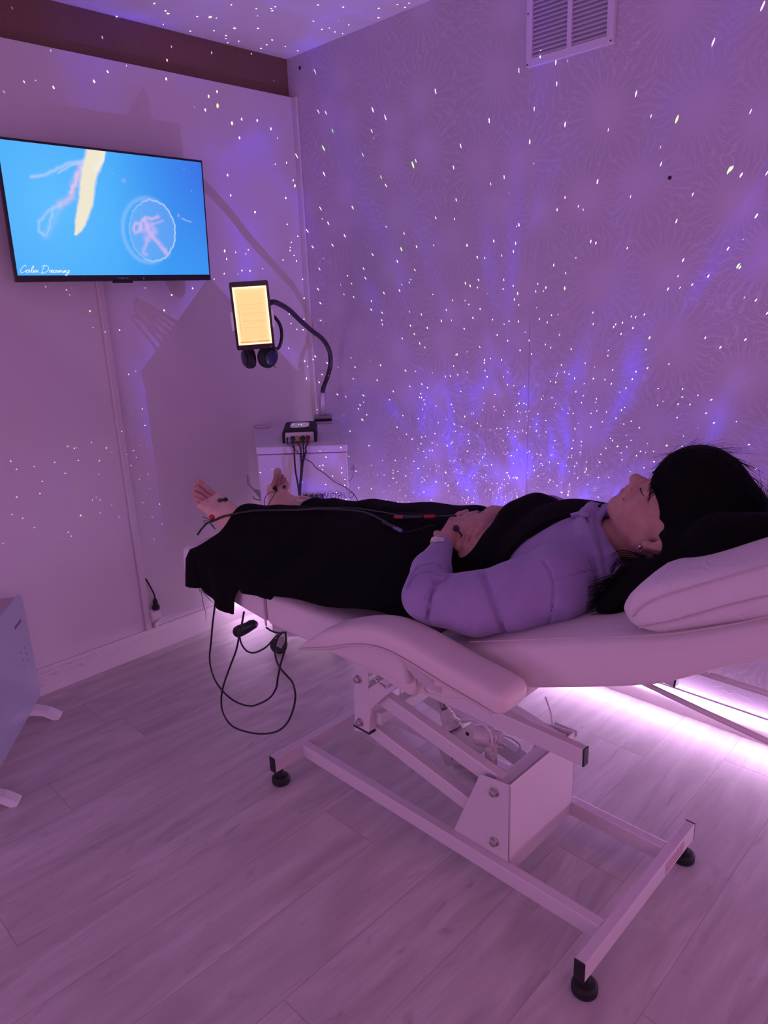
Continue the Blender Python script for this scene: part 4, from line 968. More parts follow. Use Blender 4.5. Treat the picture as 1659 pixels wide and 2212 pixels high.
# neck and trunk
SK.cap(H(0, -.012, -.045), (-.93, -2.055, .905), .052, .056, .02)
SK.chain([(-.93, -2.025, .88), (-.93, -1.94, .855), (-.93, -1.78, .815), (-.93, -1.63, .79)], [.066, .085, .078, .080], .03, sx=1.6)
# legs and feet
AN, AF = Vector((-1.085, -.945, .790)), Vector((-.845, -.925, .772))
SK.chain([(-1.02, -1.62, .79), (-1.035, -1.22, .775), (-1.055, -1.12, .775), AN], [.090, .060, .055, .036], .02)
SK.chain([(-.84, -1.62, .79), (-.825, -1.22, .768), (-.832, -1.12, .765), AF], [.090, .056, .050, .033], .02)
def foot(heel, ank, mids, toes, toe_r):
    """heel and ankle points, metatarsal points (big toe first), toe tips and radii"""
    SK.cap(ank, heel, .034, .0305, .016)
    m0 = mids; mids = [m_*.72+heel*.28 for m_ in mids]
    toes = [t_+(t_-m_)*.18 for t_, m_ in zip(toes, m0)]
    n = len(mids)
    for i, m_ in enumerate(mids):
        r0 = .030-.003*i; SK.cap(heel*.45+ank*.55, m_, r0, toe_r[i]*1.30, .014)
        SK.cap(heel, m_, .026, toe_r[i]*1.15, .014)
    for i, (m_, t_) in enumerate(zip(mids, toes)):
        k_ = m_*.35+t_*.65+(ank-heel).normalized()*.003
        SK.chain([m_, k_, t_], [toe_r[i]*1.1, toe_r[i]*.88, toe_r[i]], .0018)
hN = Vector((-1.098, -.893, .772))
mN = [PY(463, 1061, -.790), PY(454, 1068, -.798), PY(447, 1077, -.808), PY(441, 1086, -.820), PY(438, 1096, -.832)]
tN = [PY(434, 1045, -.750), PY(425, 1056, -.764), PY(423, 1067, -.778), PY(424, 1078, -.792), PY(428, 1090, -.808)]
foot(hN, AN, mN, tN, [.0122, .0078, .0076, .0073, .0070])
hF = PX(601, 1098, -.850)
mF = [PX(588, 1042, -.868), PX(596, 1044, -.852), PX(602, 1047, -.838), PX(608, 1051, -.824), PX(613, 1056, -.810)]
tF = [PX(598, 1023, -.872), PX(607, 1031, -.850), PX(612, 1036, -.834), PX(615.5, 1042, -.818), PX(618, 1050, -.802)]
foot(hF, AF, mF, tF, [.0135, .0080, .0075, .0072, .0070])
# near arm and hand
SHN, ELN, WRN = PX(1205, 1262, -1.115), PX(930, 1302, -1.225), PX(953, 1176, -1.065)
SK.chain([SHN, ELN], [.045, .036], .02); SK.chain([ELN, WRN], [.037, .0235], .015)
def hand(wr, kn, mid, tip, r, th, rt):
    """wrist, four knuckles, middle joints, tips, radii; th = thumb points"""
    for i in range(4):
        SK.cap(wr, kn[i], .0185 if i in (1, 2) else .016, r[i]*1.22, .012)
        SK.chain([kn[i], mid[i], tip[i]], [r[i]*1.15, r[i]*1.0, r[i]*.82], .0022)
    SK.chain([wr*.8+kn[0]*.2]+th, [.014]+rt, .006)
kc = PX(1000, 1131, -.985); hx = (kc-WRN).normalized(); up_ = Vector((-.25, -.25, .93)); sdv = hx.cross(up_).normalized()   # across the hand, towards the feet or head
if sdv.y < 0: sdv = -sdv      # index side points to the feet
hn_ = sdv.cross(hx).normalized(); hn_ = hn_ if hn_.z > 0 else -hn_
kn = [kc+sdv*(.028-.018*i)-hn_*(.002*abs(i-1.3))-hx*(.003*abs(i-1)) for i in range(4)]
dn = (hx*.90-hn_*.42).normalized(); dn2 = (hx*.72-hn_*.69).normalized()
ln = [.024, .027, .025, .020]
mid = [kn[i]+(hx*.97-hn_*.22+sdv*(.10-.07*i)).normalized()*ln[i]*1.35 for i in range(4)]
tip = [mid[i]+(dn+sdv*(.04-.05*i)).normalized()*ln[i]*1.45 for i in range(4)]
hand(WRN, kn, mid, tip, [.0086, .0090, .0087, .0078], [PX(944, 1158, -1.03), PX(938, 1148, -1.005), PX(943, 1143, -.985)], [.0125, .0100, .0085])
# far arm and hand: comes from the far side, lies under the near hand
WRF = PX(1066, 1114, -.865)
SK.chain([(-.74, -2.04, .90), (-.70, -1.84, .86)], [.044, .040], .02); SK.chain([(-.70, -1.84, .86), WRF], [.038, .025], .015)
kf = PX(1018, 1139, -.985); hx2 = (kf-WRF).normalized(); sd2 = hx2.cross(Vector((0, 0, 1))).normalized()
if sd2.y < 0: sd2 = -sd2
hn2 = sd2.cross(hx2); hn2 = hn2 if hn2.z > 0 else -hn2
kn2 = [kf+sd2*(.024-.0155*i)-hn2*(.002*abs(i-1.3)) for i in range(4)]
mid2 = [kn2[i]+(hx2*.93-hn2*.35).normalized()*ln[i]*1.3 for i in range(4)]
tip2 = [mid2[i]+(hx2*.6-hn2*.8).normalized()*ln[i]*1.2 for i in range(4)]
hand(WRF, kn2, mid2, tip2, [.0086, .0090, .0087, .0078], [PX(1035, 1118, -.90), PX(1012, 1124, -.93), PX(1000, 1130, -.95)], [.0125, .0100, .0085])
body = SK.mesh('body', SKIN, person)

# hoodie
def cloth_mat(name, c0, c1, rough=.9, bump=.35, sc_=420, big=26, sheen=.25):
    m = mat(name, c0, rough, sheen=sheen); g = G(m); tc = g.n('ShaderNodeTexCoord')
    a = g.noise(tc.outputs['Object'], sc_, 3); b = g.noise(tc.outputs['Object'], big, 3)
    g.l(g.mix(g.mrange(b, .3, .7), c0, c1), g.b.inputs['Base Color']); g.bump(g.math('ADD', g.math('MULTIPLY', a, .25), b), bump, .003); return m
HOOD = cloth_mat('lavender_sweatshirt', (.27, .205, .40), (.31, .235, .445))
HD = Field((-1.34, -2.24, .66), (-.56, -1.50, 1.10), .0030)
HD.chain([(-.93, -2.025, .876), (-.93, -1.96, .857), (-.93, -1.80, .792), (-.93, -1.60, .772)], [.090, .102, .084, .080], .03, sx=1.66)
HD.cap((-.93, -2.06, .895), (-.93, -2.00, .885), .066, .085, .03, sx=1.7)
SHc = PX(1200, 1262, -1.105); A1 = PX(1120, 1287, -1.150); A2 = PX(1030, 1304, -1.195); A3 = PX(945, 1296, -1.225)
HD.chain([SHc, A1, A2, A3], [.078, .068, .062, .055], .02)
F0, F1, F2 = PX(922, 1288, -1.232), PX(932, 1234, -1.165), PX(952, 1188, -1.082)
HD.chain([F0, F1, F2], [.053, .043, .0265], .012)
HD.cap(F2, PX(954, 1180, -1.07), .0275, .026, .003)
HD.chain([(-.755, -2.05, .885), (-.71, -1.86, .855)], [.07, .062], .02); HD.chain([(-.70, -1.85, .855), (-.80, -1.83, .915)], [.05, .036], .02)
HD.ell(H(.02, .030, -.088), (.085, .070, .058), HM, .01, mode='cut')
# hood and collar: rolls of cloth round the neck
c1 = [PX(1278, 1098, -.915), PX(1268, 1112, -.955), PX(1262, 1134, -.990), PX(1270, 1165, -1.020), PX(1284, 1205, -1.045), PX(1300, 1245, -1.055), PX(1325, 1275, -1.05)]
HD.chain(c1, [.015, .016, .017, .018, .018, .018, .02], .008)
c2 = [PX(1310, 1098, -.90), PX(1300, 1118, -.94), PX(1290, 1140, -.965), PX(1298, 1170, -1.000), PX(1315, 1205, -1.02), PX(1332, 1240, -1.03)]
HD.chain(c2, [.011, .011, .012, .015, .018, .02], .006)
c3 = [PX(1290, 1087, -.90), PX(1320, 1112, -.915)]
for dy_ in (0, 9, 18): HD.chain([PX(1285, 1092+dy_, -.89), PX(1319, 1102+dy_, -.905)], [.007, .007], .004)
HD.chain([(-.93, -2.10, .955), (-.86, -2.11, .95), (-.81, -2.12, .92)], [.022, .024, .026], .01)
HD.cap(PX(1300, 1130, -.93), PX(1345, 1172, -.955), .019, .030, .006, mode='cut')
# neck opening
HD.cap(H(0, .0, -.05), (-.93, -2.085, .945), .055, .050, .006, mode='cut')
SK2 = HD
# drapes and creases of the sleeve
for pts, r_, dpt in (([(1041, 1236), (1052, 1262), (1066, 1300), (1080, 1340), (1090, 1366)], .0035, .007), ([(948, 1252), (938, 1268), (924, 1290)], .004, .007), ([(972, 1243), (958, 1252), (940, 1256)], .004, .008),
                     ([(886, 1246), (905, 1222), (935, 1216), (958, 1226)], .0035, .005), ([(880, 1268), (900, 1240), (930, 1232), (952, 1242)], .003, .004), ([(938, 1275), (928, 1310), (922, 1345)], .003, .005),
                     ([(1140, 1192), (1170, 1208), (1190, 1235), (1198, 1262), (1196, 1300), (1186, 1345)], .0016, .004), ([(1198, 1254), (1225, 1246), (1255, 1237), (1282, 1234)], .0014, .003),
                     ([(1262, 1150), (1272, 1190), (1283, 1235), (1284, 1290)], .003, .006), ([(1255, 1112), (1275, 1130)], .003, .005), ([(1300, 1190), (1312, 1240)], .003, .005), ([(880, 1330), (920, 1344), (985, 1372)], .003, .003)):
    hs = [HD.hit(*q) for q in pts]; hs = [q for q in hs if q is not None]
    for a, b in zip(hs, hs[1:]):
        if (a-b).length < .09: HD.cap(a, b, r_*1.3, r_*1.3, dpt*1.0, mode='cut')
hoodie = HD.mesh('hoodie', HOOD, person)
# puffy fold beside the long crease
hs = [SK2.hit(*q) for q in ((1150, 1196), (1180, 1220), (1196, 1250), (1198, 1280), (1190, 1330))]
tie = [HD.hit(1233, 1118), HD.hit(1248, 1114), HD.hit(1262, 1113), HD.hit(1272, 1118)]
tie = [q+Vector((-.004, -.002, .006)) for q in tie if q is not None]
if len(tie) > 2: tube(tie, .0042, 8, 6).build('drawstring', HOOD, person, smooth=True)
nt_ = HD.hit(1262, 1118)
if nt_ is not None: MB().ball(nt_+Vector((-.004, -.002, .008)), .0085, 10, (1, 1.2, .9)).build('drawstring_knot', HOOD, person, smooth=True)
# dark trousers under the towel
TR_ = Field((-1.16, -1.70, .66), (-.72, -.90, .90), .006)
TR_.chain([(-1.02, -1.62, .79), (-1.035, -1.22, .777), (-1.068, -1.02, .782)], [.096, .069, .054], .02); TR_.chain([(-.84, -1.62, .79), (-.825, -1.22, .765), (-.84, -1.02, .762)], [.096, .062, .048], .02)
TR_.half((0, -1.62, 0), (0, -1, 0), (-1.2, -1.75, .6), (-.7, -1.5, 1.0))
TR_.mesh('trousers', BLACKR, person)
# elastic support sleeves on the feet
SLV = cloth_mat('beige_elastic_bandage', (.64, .40, .32), (.70, .45, .36), .85, .3, 600, 90, .1)
def sleeve(f_lo, f_hi, toe_p, toe_n, leg_p, leg_n):
    F_ = Field(f_lo, f_hi, .0032)
    # offset copy of the skin field
    a = ((F_.lo-SK.lo)/SK.res); xs = [((F_.ax[i]-SK.lo[i])/SK.res) for i in range(3)]
    ii = [np.clip(np.floor(x).astype(int), 0, SK.n[k]-2) for k, x in enumerate(xs)]; ff = [x-i for x, i in zip(xs, ii)]
    out = 0
    for i in (0, 1):
        wi = (ff[0] if i else 1-ff[0])[:, None, None]
        for j in (0, 1):
            wj = (ff[1] if j else 1-ff[1])[None, :, None]
            for k in (0, 1):
                wk = (ff[2] if k else 1-ff[2])[None, None, :]; out = out+SK.d[np.ix_(ii[0]+i, ii[1]+j, ii[2]+k)]*wi*wj*wk
    F_.d = (out-.0042).astype(np.float32); F_.half(toe_p, toe_n, f_lo, f_hi); F_.half(leg_p, leg_n, f_lo, f_hi)
    return F_
bn = (tN[1]-hN).normalized()
q0 = PY(446, 1082, -.812); q1 = PY(470, 1066, -.790)
slN = sleeve((-1.20, -1.02, .70), (-1.00, -.70, .93), PY(451, 1079, -.808), bn+Vector((0, 0, 0)), AN+Vector((0, -.03, 0)), (0, -1, 0))
slN.mesh('ankle_support', SLV, person)
bf = (tF[1]-hF).normalized()
slF = sleeve((-.94, -1.00, .70), (-.76, -.72, .93), PX(598, 1043, -.85), bf, AF+Vector((0, -.03, 0)), (0, -1, 0))
slF.mesh('ankle_support', SLV, person)
# nails
NAIL = mat('toe_nail', (.58, .28, .26), .35)
def nail(t_, r_, nrm):
    nrm = Vector(nrm).normalized(); return MB().ball(t_+nrm*r_*.72, r_*.52, 8, (1, 1, 1)).build('nail', NAIL, person, smooth=True)
for t_, r_, m_ in zip(tN, [.0122, .0078, .0076, .0073, .0070], mN):
    ax_ = (t_-m_).normalized(); v_ = Vector((-.2, -.75, .6)); v_ = (v_-ax_*v_.dot(ax_)).normalized(); nail(t_+(t_-m_)*.18, r_, v_)

# face details
LASH = mat('dark_lashes', (.015, .008, .012), .6)
fl = [SK.hit(*q) for q in ((1384, 1057), (1385.5, 1063), (1388, 1069), (1391, 1072))]
for pxs in ([(1383, 1055), (1384.5, 1060), (1387, 1066), (1390.5, 1070), (1393, 1072)],):
    pts = [SK.hit(*q) for q in pxs]; pts = [p for p in pts if p is not None]
    if len(pts) > 2: tube([p+SK.grad(p)*.0004 for p in pts], .0013, 6, 3, r_end=.0008).build('eyelashes', LASH, person)
pts = [H(-(.0205+.0245*i/6), .0815-.010*(i/6)**2, -.0125-.0035*math.sin(math.pi*i/6)) for i in range(7)]
pts = [p+SK.grad(p)*(-SK.value(p)+.0004) for p in pts]; tube(pts, .0011, 6, 3).build('eyelashes', LASH, person)
pts = [SK.hit(*q) for q in ((1346, 1060), (1344.5, 1066), (1343, 1073), (1340, 1080))]; pts = [p for p in pts if p is not None]
if len(pts) > 2: tube([p+SK.grad(p)*.0001 for p in pts], .0009, 6, 3, r_end=.0005).build('mouth_line', mat('mouth_shade', (.16, .04, .05), .6), person)
HAIRM = mat('black_hair', (.0012, .001, .0012), .75, spec=.12, bump=.5, bscale=120)
ep = SK.hit(1385, 1176) or H(.082, .004, -.052)
ep = H(.086, -.010, -.047)
er = MB().ball(ep, .0042, 8); [er.ball(ep+Vector((-.001, .005*math.cos(a_), .005*math.sin(a_)-.004)), .0016, 6) for a_ in (0, 1, 2, 3, 4, 5)]
er.build('earring', mat('silver', (.7, .68, .7), .15, metal=1), person, smooth=True)

# hair: a full black head of hair with bangs, spread over the head cushion
HR = Field((-1.20, -2.56, .80), (-.66, -2.00, 1.18), .0042)
HR.ell(H(0, -.004, .048), (.094, .114, .108), HM, .02)
HR.ell(H(0, .046, .070), (.084, .078, .074), HM, .03)
HR.ell(H(0, -.050, .060), (.115, .080, .098), HM, .03)
HR.ell(H(.02, -.085, .03), (.125, .050, .11), HM, .03)
HR.chain([H(.080, -.035, .0), PX(1420, 1215, -1.045), PX(1370, 1262, -1.075), PX(1325, 1298, -1.10), PX(1296, 1316, -1.11)], [.046, .044, .032, .019, .006], .03)
HR.chain([H(.085, -.05, .03), PX(1460, 1215, -1.06), PX(1400, 1268, -1.095)], [.05, .046, .030], .03)
HR.chain([H(.09, -.06, .08), PX(1560, 1180, -1.07), PX(1640, 1165, -1.05)], [.05, .050, .045], .03)
HR.chain([H(-.06, -.05, 0), (-.80, -2.12, .94)], [.05, .03], .03)
# open the face
HR.ell(H(0, .100, -.052), (.105, .100, .0720), HM, .004, mode='cut')
HR.ell(H(.100, -.010, -.026), (.060, .050, .054), HM, .006, mode='cut')
HR.ell(H(.05, .05, -.045), (.085, .056, .072), HM, .006, mode='cut')
tocam = (CAM-H(.085, -.02, -.01)).normalized()
HR.cap(H(.083, -.014, -.030), H(.083, -.014, -.030)+tocam*.14, .021, .024, .006, mode='cut')
hair = HR.mesh('hair', HAIRM, person)
rs = random.Random(5); st = MB()
def strand(pts, r=.0006): tube(pts, r, 4, 4, mb=st, r_end=.0002)
for i in range(150):        # fly-away strands around the top of the head
    th = rs.uniform(-.15, 2.0); ph = rs.uniform(-.5, .7)
    d = (Hf*math.cos(th)+Hu*math.sin(th)+Hs*ph).normalized(); b_ = H(0, 0, .055)
    p = b_+d*.09
    for _ in range(40):
        if HR.value(p) > -.002: break
        p = p+d*.003
    tg = (Hf*-math.sin(th)+Hu*math.cos(th)).normalized()*rs.choice((-1, 1, 1)); e = rs.uniform(.004, .016)
    strand([p-tg*.03-d*.004, p, p+tg*.022+d*e*.4, p+tg*.045+d*e*.6+Vector((rs.uniform(-.01, .01), 0, 0))], .0005)
for i in range(120):        # bangs hanging over the brow
    x = rs.uniform(-.07, .085); a_ = H(x, .100-(x*x)*4, .045); b_ = H(x*1.04, .108-(x*x)*6, .020); c_ = H(x*1.06+rs.uniform(-.004, .004), .101-(x*x)*6.5, rs.uniform(.004, .016))
    strand([a_, b_, c_], .0009)
for i in range(0):         # side locks in front of the ear
    f0 = rs.uniform(-.01, .045); strand([H(.082, f0, .03), H(.088, f0-.002, .0), H(.081, f0-.008+rs.uniform(-.006, .006), -.004-rs.uniform(0, .010))], .0007)
for i in range(300):        # loose ends over the hoodie and cushion
    t = rs.random(); q_ = rs.random()+rs.uniform(-.06, .06); a_ = PX(1400, 1210+q_*55, -1.085); m_ = PX(1345, 1232+q_*75, -1.105)
    e_ = PX(1288+rs.uniform(-26, 22), 1258+q_*72+rs.uniform(-6, 6), -1.118); strand([a_, m_, e_], .0009)
for i in range(34):
    q_ = rs.random(); a_ = PX(1395, 1200+q_*20, -1.05); m_ = PX(1345-q_*6, 1186+q_*34, -1.04); e_ = PX(1318+rs.uniform(-4, 4), 1196+q_*48, -1.055)
    strand([a_, m_, e_], .0006)
st.build('hair_strands', HAIRM, person)['kind'] = 'stuff'

# ------------------------------------------------------------------ black towel over legs and trunk
TF = Field((-1.30, -2.16, .655), (-.56, -.82, 1.12), .008)
TF.chain([(-1.02, -1.62, .79), (-1.035, -1.22, .777), (-1.058, -1.06, .778), (-1.08, -.92, .785)], [.098, .070, .055, .040], .02)
TF.chain([(-.84, -1.62, .79), (-.825, -1.22, .765), (-.832, -1.06, .758), (-.845, -.90, .765)], [.096, .061, .046, .034], .02)
TF.chain([(-.93, -2.045, .874), (-.93, -1.96, .853), (-.93, -1.80, .790), (-.93, -1.70, .780), (-.93, -1.60, .775)], [.098, .105, .086, .080, .082], .03, sx=1.62)
TF.chain([(-.70, -1.85, .86), (-.85, -1.82, .915), (-.93, -1.82, .912)], [.043, .038, .042], .03)
xs_, ys_, zs_ = TF.ax
ins = TF.d < 0
ztop = np.where(ins.any(2), zs_[0]+TF.res*(ins.shape[2]-1-np.argmax(ins[:, :, ::-1], 2)), -1)
Dd = TF.d; kk = (ins.shape[2]-1-np.argmax(ins[:, :, ::-1], 2)); kk2 = np.clip(kk+1, 0, ins.shape[2]-1)
I_, J_ = np.indices(kk.shape); d0 = Dd[I_, J_, kk]; d1 = Dd[I_, J_, kk2]; ztop = np.where(ins.any(2), zs_[0]+TF.res*(kk+np.clip(-d0/(d1-d0+1e-9), 0, 1)), -1)
bedz = np.array([surf(float(y)) for y in ys_])+.004
HM_ = np.maximum(ztop, bedz[None, :]).astype(float)
# the cloth bridges hollows across the bed
for j in range(len(ys_)):
    row = HM_[:, j].copy(); sel = [i for i in range(len(xs_)) if -1.25 < xs_[i] < -.60]; hull = []
    for i in sel:
        while len(hull) > 1 and (row[hull[-1]]-row[hull[-2]])*(i-hull[-2]) <= (row[i]-row[hull[-2]])*(hull[-1]-hull[-2]): hull.pop()
        hull.append(i)
    hz = np.interp(range(len(xs_)), hull, row[hull]); HM_[:, j] = np.maximum(row, .72*hz+.28*row)
ker = np.exp(-np.arange(-4, 5)**2/8.0); ker /= ker.sum(); Hs_ = HM_.copy()
for ax_ in (0, 1):
    Hs_ = np.apply_along_axis(lambda r: np.convolve(np.pad(r, 4, mode='edge'), ker, 'valid'), ax_, Hs_)
HT = np.maximum(Hs_, HM_*.5+Hs_*.5)
HT = np.minimum(HT, bedz[None, :]+.004+np.maximum(xs_[:, None]+1.245, 0)*1.5)
def tz_(x, y):
    gx = min(max((x-xs_[0])/TF.res, 0), len(xs_)-1.001); gy = min(max((y-ys_[0])/TF.res, 0), len(ys_)-1.001); i, j = int(gx), int(gy); a, b = gx-i, gy-j
    return (HT[i, j]*(1-a)+HT[i+1, j]*a)*(1-b)+(HT[i, j+1]*(1-a)+HT[i+1, j+1]*a)*b+.008
def lerp_tab(t, tab):
    return float(np.interp(t, [q[0] for q in tab], [q[1] for q in tab]))
XNT = sorted([(-2.13, -.86), (-2.020, -.88), (-1.995, -.96), (-1.941, -1.050), (-1.879, -1.11), (-1.80, -1.135), (-1.74, -1.18), (-1.60, -1.20), (-1.50, -1.215), (-1.38, -1.238), (-1.30, -1.252), (-.8, -1.252)])
ZBT = sorted([(-.80, .628), (-.87, .628), (-.95, .632), (-1.02, .606), (-1.08, .590), (-1.11, .592), (-1.125, .650), (-1.145, .676), (-1.25, .684), (-1.30, .688), (-1.40, .69), (-2.2, .69)])
YFT = sorted([(-1.27, -.892), (-1.23, -.905), (-1.17, -.930), (-1.13, -.925), (-1.09, -.935), (-1.05, -.955), (-.95, -.955), (-.84, -.972), (-.64, -.93)])
NR, NC, NH = 170, 90, 14
V = []; nx_ = NC+NH
wr = lambda x, y: .0035*math.sin(x*21+y*13+math.sin(y*9)*1.5)+.0025*math.sin(x*9-y*31+1)+.003*math.sin((x*.6+y)*17)
for r in range(NR+1):
    t = r/NR; yend = -2.022
    for c in range(nx_+1):
        if c <= NC:
            s_ = c/NC; x = -.66
            # position across: the near limit depends on y, so settle it by two passes
            y = -.95+(yend+.95)*t
            for _ in range(3):
                xn = lerp_tab(y, XNT); x = -.66+(xn+.66)*s_; yf = lerp_tab(x, YFT); y = yf+(yend-yf)*t
            z = tz_(x, y)+wr(x, y)
            edge = min(1, (1-s_)*12)
            if y < -1.80: z += .004*(1-edge)
            V.append((x, y, z))
        else:
            q = (c-NC)/NH; bx_, by_, bz_ = V[r*(nx_+1)+NC]; zb = lerp_tab(by_, ZBT)
            if by_ < -1.30: zb = bz_-.010; V.append((bx_-.004*q, by_, bz_+(zb-bz_)*q)); continue
            out = .012*min(1, q*5)+.006*math.sin(by_*46)*q+.004*math.sin(by_*90+2)*q
            if by_ > -.95: out += .010*q
            V.append((bx_-out, by_+.02*q*(1 if by_ > -.9 else 0)*0, bz_+(zb-bz_)*q))
Fq = [(r*(nx_+1)+c, r*(nx_+1)+c+1, (r+1)*(nx_+1)+c+1, (r+1)*(nx_+1)+c) for r in range(NR) for c in range(nx_)]
TW_ = mat('black_terry_towel', (.0035, .003, .004), .95, spec=.15); g = G(TW_); tcn = g.n('ShaderNodeTexCoord')
g.bump(g.math('ADD', g.noise(tcn.outputs['Object'], 260, 3), g.math('MULTIPLY', g.noise(tcn.outputs['Object'], 45, 4), .8)), 1.0, .006)
towel = mesh_obj('towel', V, Fq, TW_, None, True)
sol = towel.modifiers.new('thickness', 'SOLIDIFY'); sol.thickness = .006; sol.offset = 1
tag(towel, 'black terry towel draped over the legs and belly of the lying person', 'towel')
# ragged threads at the towel's lower corner
fr = MB()
for pts in ([(433, 1272), (437, 1290), (440, 1310), (444, 1322), (445, 1342)], [(435, 1275), (448, 1290), (462, 1302), (474, 1303)], [(431, 1270), (430, 1276), (432, 1279)]):
    tube([PX(a_, b_2, -1.262) for a_, b_2 in pts], .0011, 5, 4, mb=fr, r_end=.0006)
fr.build('loose_threads', mat('dark_thread', (.03, .01, .03), .8), towel)

# ------------------------------------------------------------------ leads and electrodes
def onto(px, py, lift=.003, fields=None, t0=.9, towel_=True):
    """where the line of sight through a photo point first meets the towel, the body or the sleeve; lifted a little"""
    d = _F+CR*((px-829.5)/FPX)-CU*((py-1106)/FPX); t = t0; fields = [SK, HD] if fields is None else fields
    while t < 3.0:
        p = CAM+d*t; t += .0015
        if towel_ and -1.25 < p.x < -.66 and -2.03 < p.y < lerp_tab(p.x, YFT) and p.z < tz_(p.x, p.y)+.004 and p.x > lerp_tab(p.y, XNT): return p-d*.002+Vector((0, 0, lift))
        for F_ in fields:
            if all(F_.lo[i]+.01 < p[i] < F_.ax[i][-1]-.01 for i in range(3)) and F_.value(p) < (.0045 if F_ is SK else .001):
                return p+F_.grad(p)*lift
    return None
def path_on(px, lift=.003, **k):
    out = [onto(*q, lift=lift, **k) for q in px]; return [q for q in out if q is not None]
WIRE = mat('black_lead', (.006, .005, .007), .4)
# long leads lying along the legs
w1 = [PX(427, 1155, -1.165), PX(436, 1142, -1.160), PX(448, 1130, -1.155)]+path_on([(466, 1122), (490, 1116)], .008)+path_on([(545, 1114), (590, 1113), (640, 1112), (700, 1110)], .014)
w1 += path_on([(760, 1112), (800, 1121), (850, 1148), (862, 1154)], .012)
trk = thing('lead_bundle', 'bundle of black leads running from the near foot across the towel to the hands', 'cables', w1[0])
tube(w1, .0034, 8, 8).build('lead', WIRE, trk, smooth=True)
w2 = [PX(571, 1120, -1.06)]+[PX(580, 1108, -1.06), PX(592, 1098, -1.055), PX(607, 1094, -1.05), PX(625, 1097, -1.04), PX(650, 1103, -1.02)]+path_on([(700, 1106), (760, 1106), (820, 1115), (870, 1124), (905, 1127), (945, 1126), (985, 1122)], .011)
tube(w2, .0028, 8, 6).build('lead', WIRE, trk, smooth=True)
w3 = [PX(570, 1116, -1.055), PX(585, 1101, -1.05), PX(600, 1097, -1.045), PX(630, 1104, -1.04), PX(660, 1106, -1.02)]+path_on([(700, 1108), (745, 1108)], .014)
tube(w3, .0018, 6, 6).build('lead', WIRE, trk, smooth=True)
w4 = [PX(573, 1114, -1.05), PX(590, 1105, -1.05), PX(610, 1100, -1.045), PX(640, 1101, -1.03)]+path_on([(690, 1107), (720, 1107)], .014)
tube(w4, .0015, 6, 6).build('lead', WIRE, trk, smooth=True)
for pts, m_ in (([(853, 1127.5), (872, 1128)], mat('red_sleeve', (.32, .02, .03), .5)), ([(872, 1128), (916, 1127)], BLACKP), ([(916, 1127), (940, 1126.5)], mat('red_sleeve', (.32, .02, .03), .5)),
                ([(828, 1140), (858, 1152)], BLACKP), ([(852, 1150), (868, 1158)], mat('blue_grey_sleeve', (.12, .14, .26), .4))):
    q = path_on(pts, .013)
    if len(q) == 2: tube([q[0], (q[0]+q[1])/2, q[1]], .0048, 8, 3).build('in_line_connector', m_, trk, smooth=True)
q = path_on([(868, 1158), (885, 1156), (900, 1153), (925, 1145), (940, 1143)], .010)
if len(q) > 2: tube(q, .0011, 6).build('lead', WIRE, trk)
# arc of thin lead over the hands
tube([PX(1005, 1115, -.95), PX(1015, 1109, -.93), PX(1033, 1106.5, -.915), PX(1045, 1108, -.905), PX(1052, 1112, -.90)], .0016, 6).build('lead', WIRE, trk)
# leads from the control unit: four joining down behind the foot, one thin running right
pa = PLUGS
def lead(name_pts, r): return tube(name_pts, r, 8, 8)
dropd = [(-.60, -.515), (-.59, -.525), (-.585, -.53), (-.575, -.54)]
cl = thing('control_unit_leads', 'black leads hanging from the coloured plugs of the control unit down the trolley front', 'cables', pa[1])
fo = fnorm*.03
def CF(px, py, off=.02): return Pp(px, py, FL+fnorm*off, fnorm)
for k, pts, r in ((1, [(636, 985), (638, 1015), (644, 1050), (647, 1080), (646, 1110)], .0034), (2, [(650, 985), (651, 1005), (649, 1035), (647, 1065), (648, 1110)], .0034),
                  (3, [(656, 980), (653, 1005), (651, 1035), (649, 1070), (650, 1110)], .0034), (4, [(661, 975), (655, 1000), (652, 1030), (649, 1060), (650, 1110)], .0034)):
    tube([pa[k]+Vector((0, 0, .006)), P(pts[0][0], 966, 2, .908)+fnorm*.010]+[CF(*q) for q in pts], r, 8, 8).build('lead', WIRE, cl, smooth=True)
tube([pa[0], P(631, 964, 2, .906)+fnorm*.006, CF(648, 982), CF(660, 992), CF(672, 998), CF(682, 1010), CF(700, 1022), CF(722, 1040), CF(748, 1054), CF(765, 1068), CF(772, 1080), CF(790, 1100)], .0014, 6).build('thin_lead', WIRE, cl, smooth=True)
# snap electrodes
def snap(px, py, col, label, r=.0085, on=None, lead_px=None, lead_r=.0011, tail=None, ln=.016):
    p = on if on is not None else onto(px, py, .0, towel_=False)
    F_ = HD if (HD.value(p) < .006 and SK.value(p) > .006) else SK; n_ = F_.grad(p)
    t_ = thing('snap_electrode', label, 'electrode', p, 'snap electrodes on the feet and hand')
    tl = Vector(tail) if tail is not None else Vector((0, 0, -1)); tl = (tl-n_*tl.dot(n_)).normalized()
    m_ = mat('snap_'+col[0], col[1], .45)
    a = MB().lathe(p, n_, [(-.001, r), (.004, r), (.0065, r*.75), (.0072, r*.3)], 18)
    a.build('snap_cap', m_, t_, smooth=True, bevel=.0006)
    tube([p+n_*.003+tl*r*.5, p+n_*.003+tl*(r*.9), p+n_*.0035+tl*(r+ln)], r*.55, 8, 4, r_end=r*.28).build('strain_relief', m_, t_, smooth=True)
    if lead_px: tube([p+n_*.0035+tl*(r+ln)]+lead_px, lead_r, 6, 6).build('lead', WIRE, t_, smooth=True)
    return p
BK, GN, RD = ('black', (.008, .007, .009)), ('dark_green', (.02, .055, .06)), ('red', (.36, .008, .012))
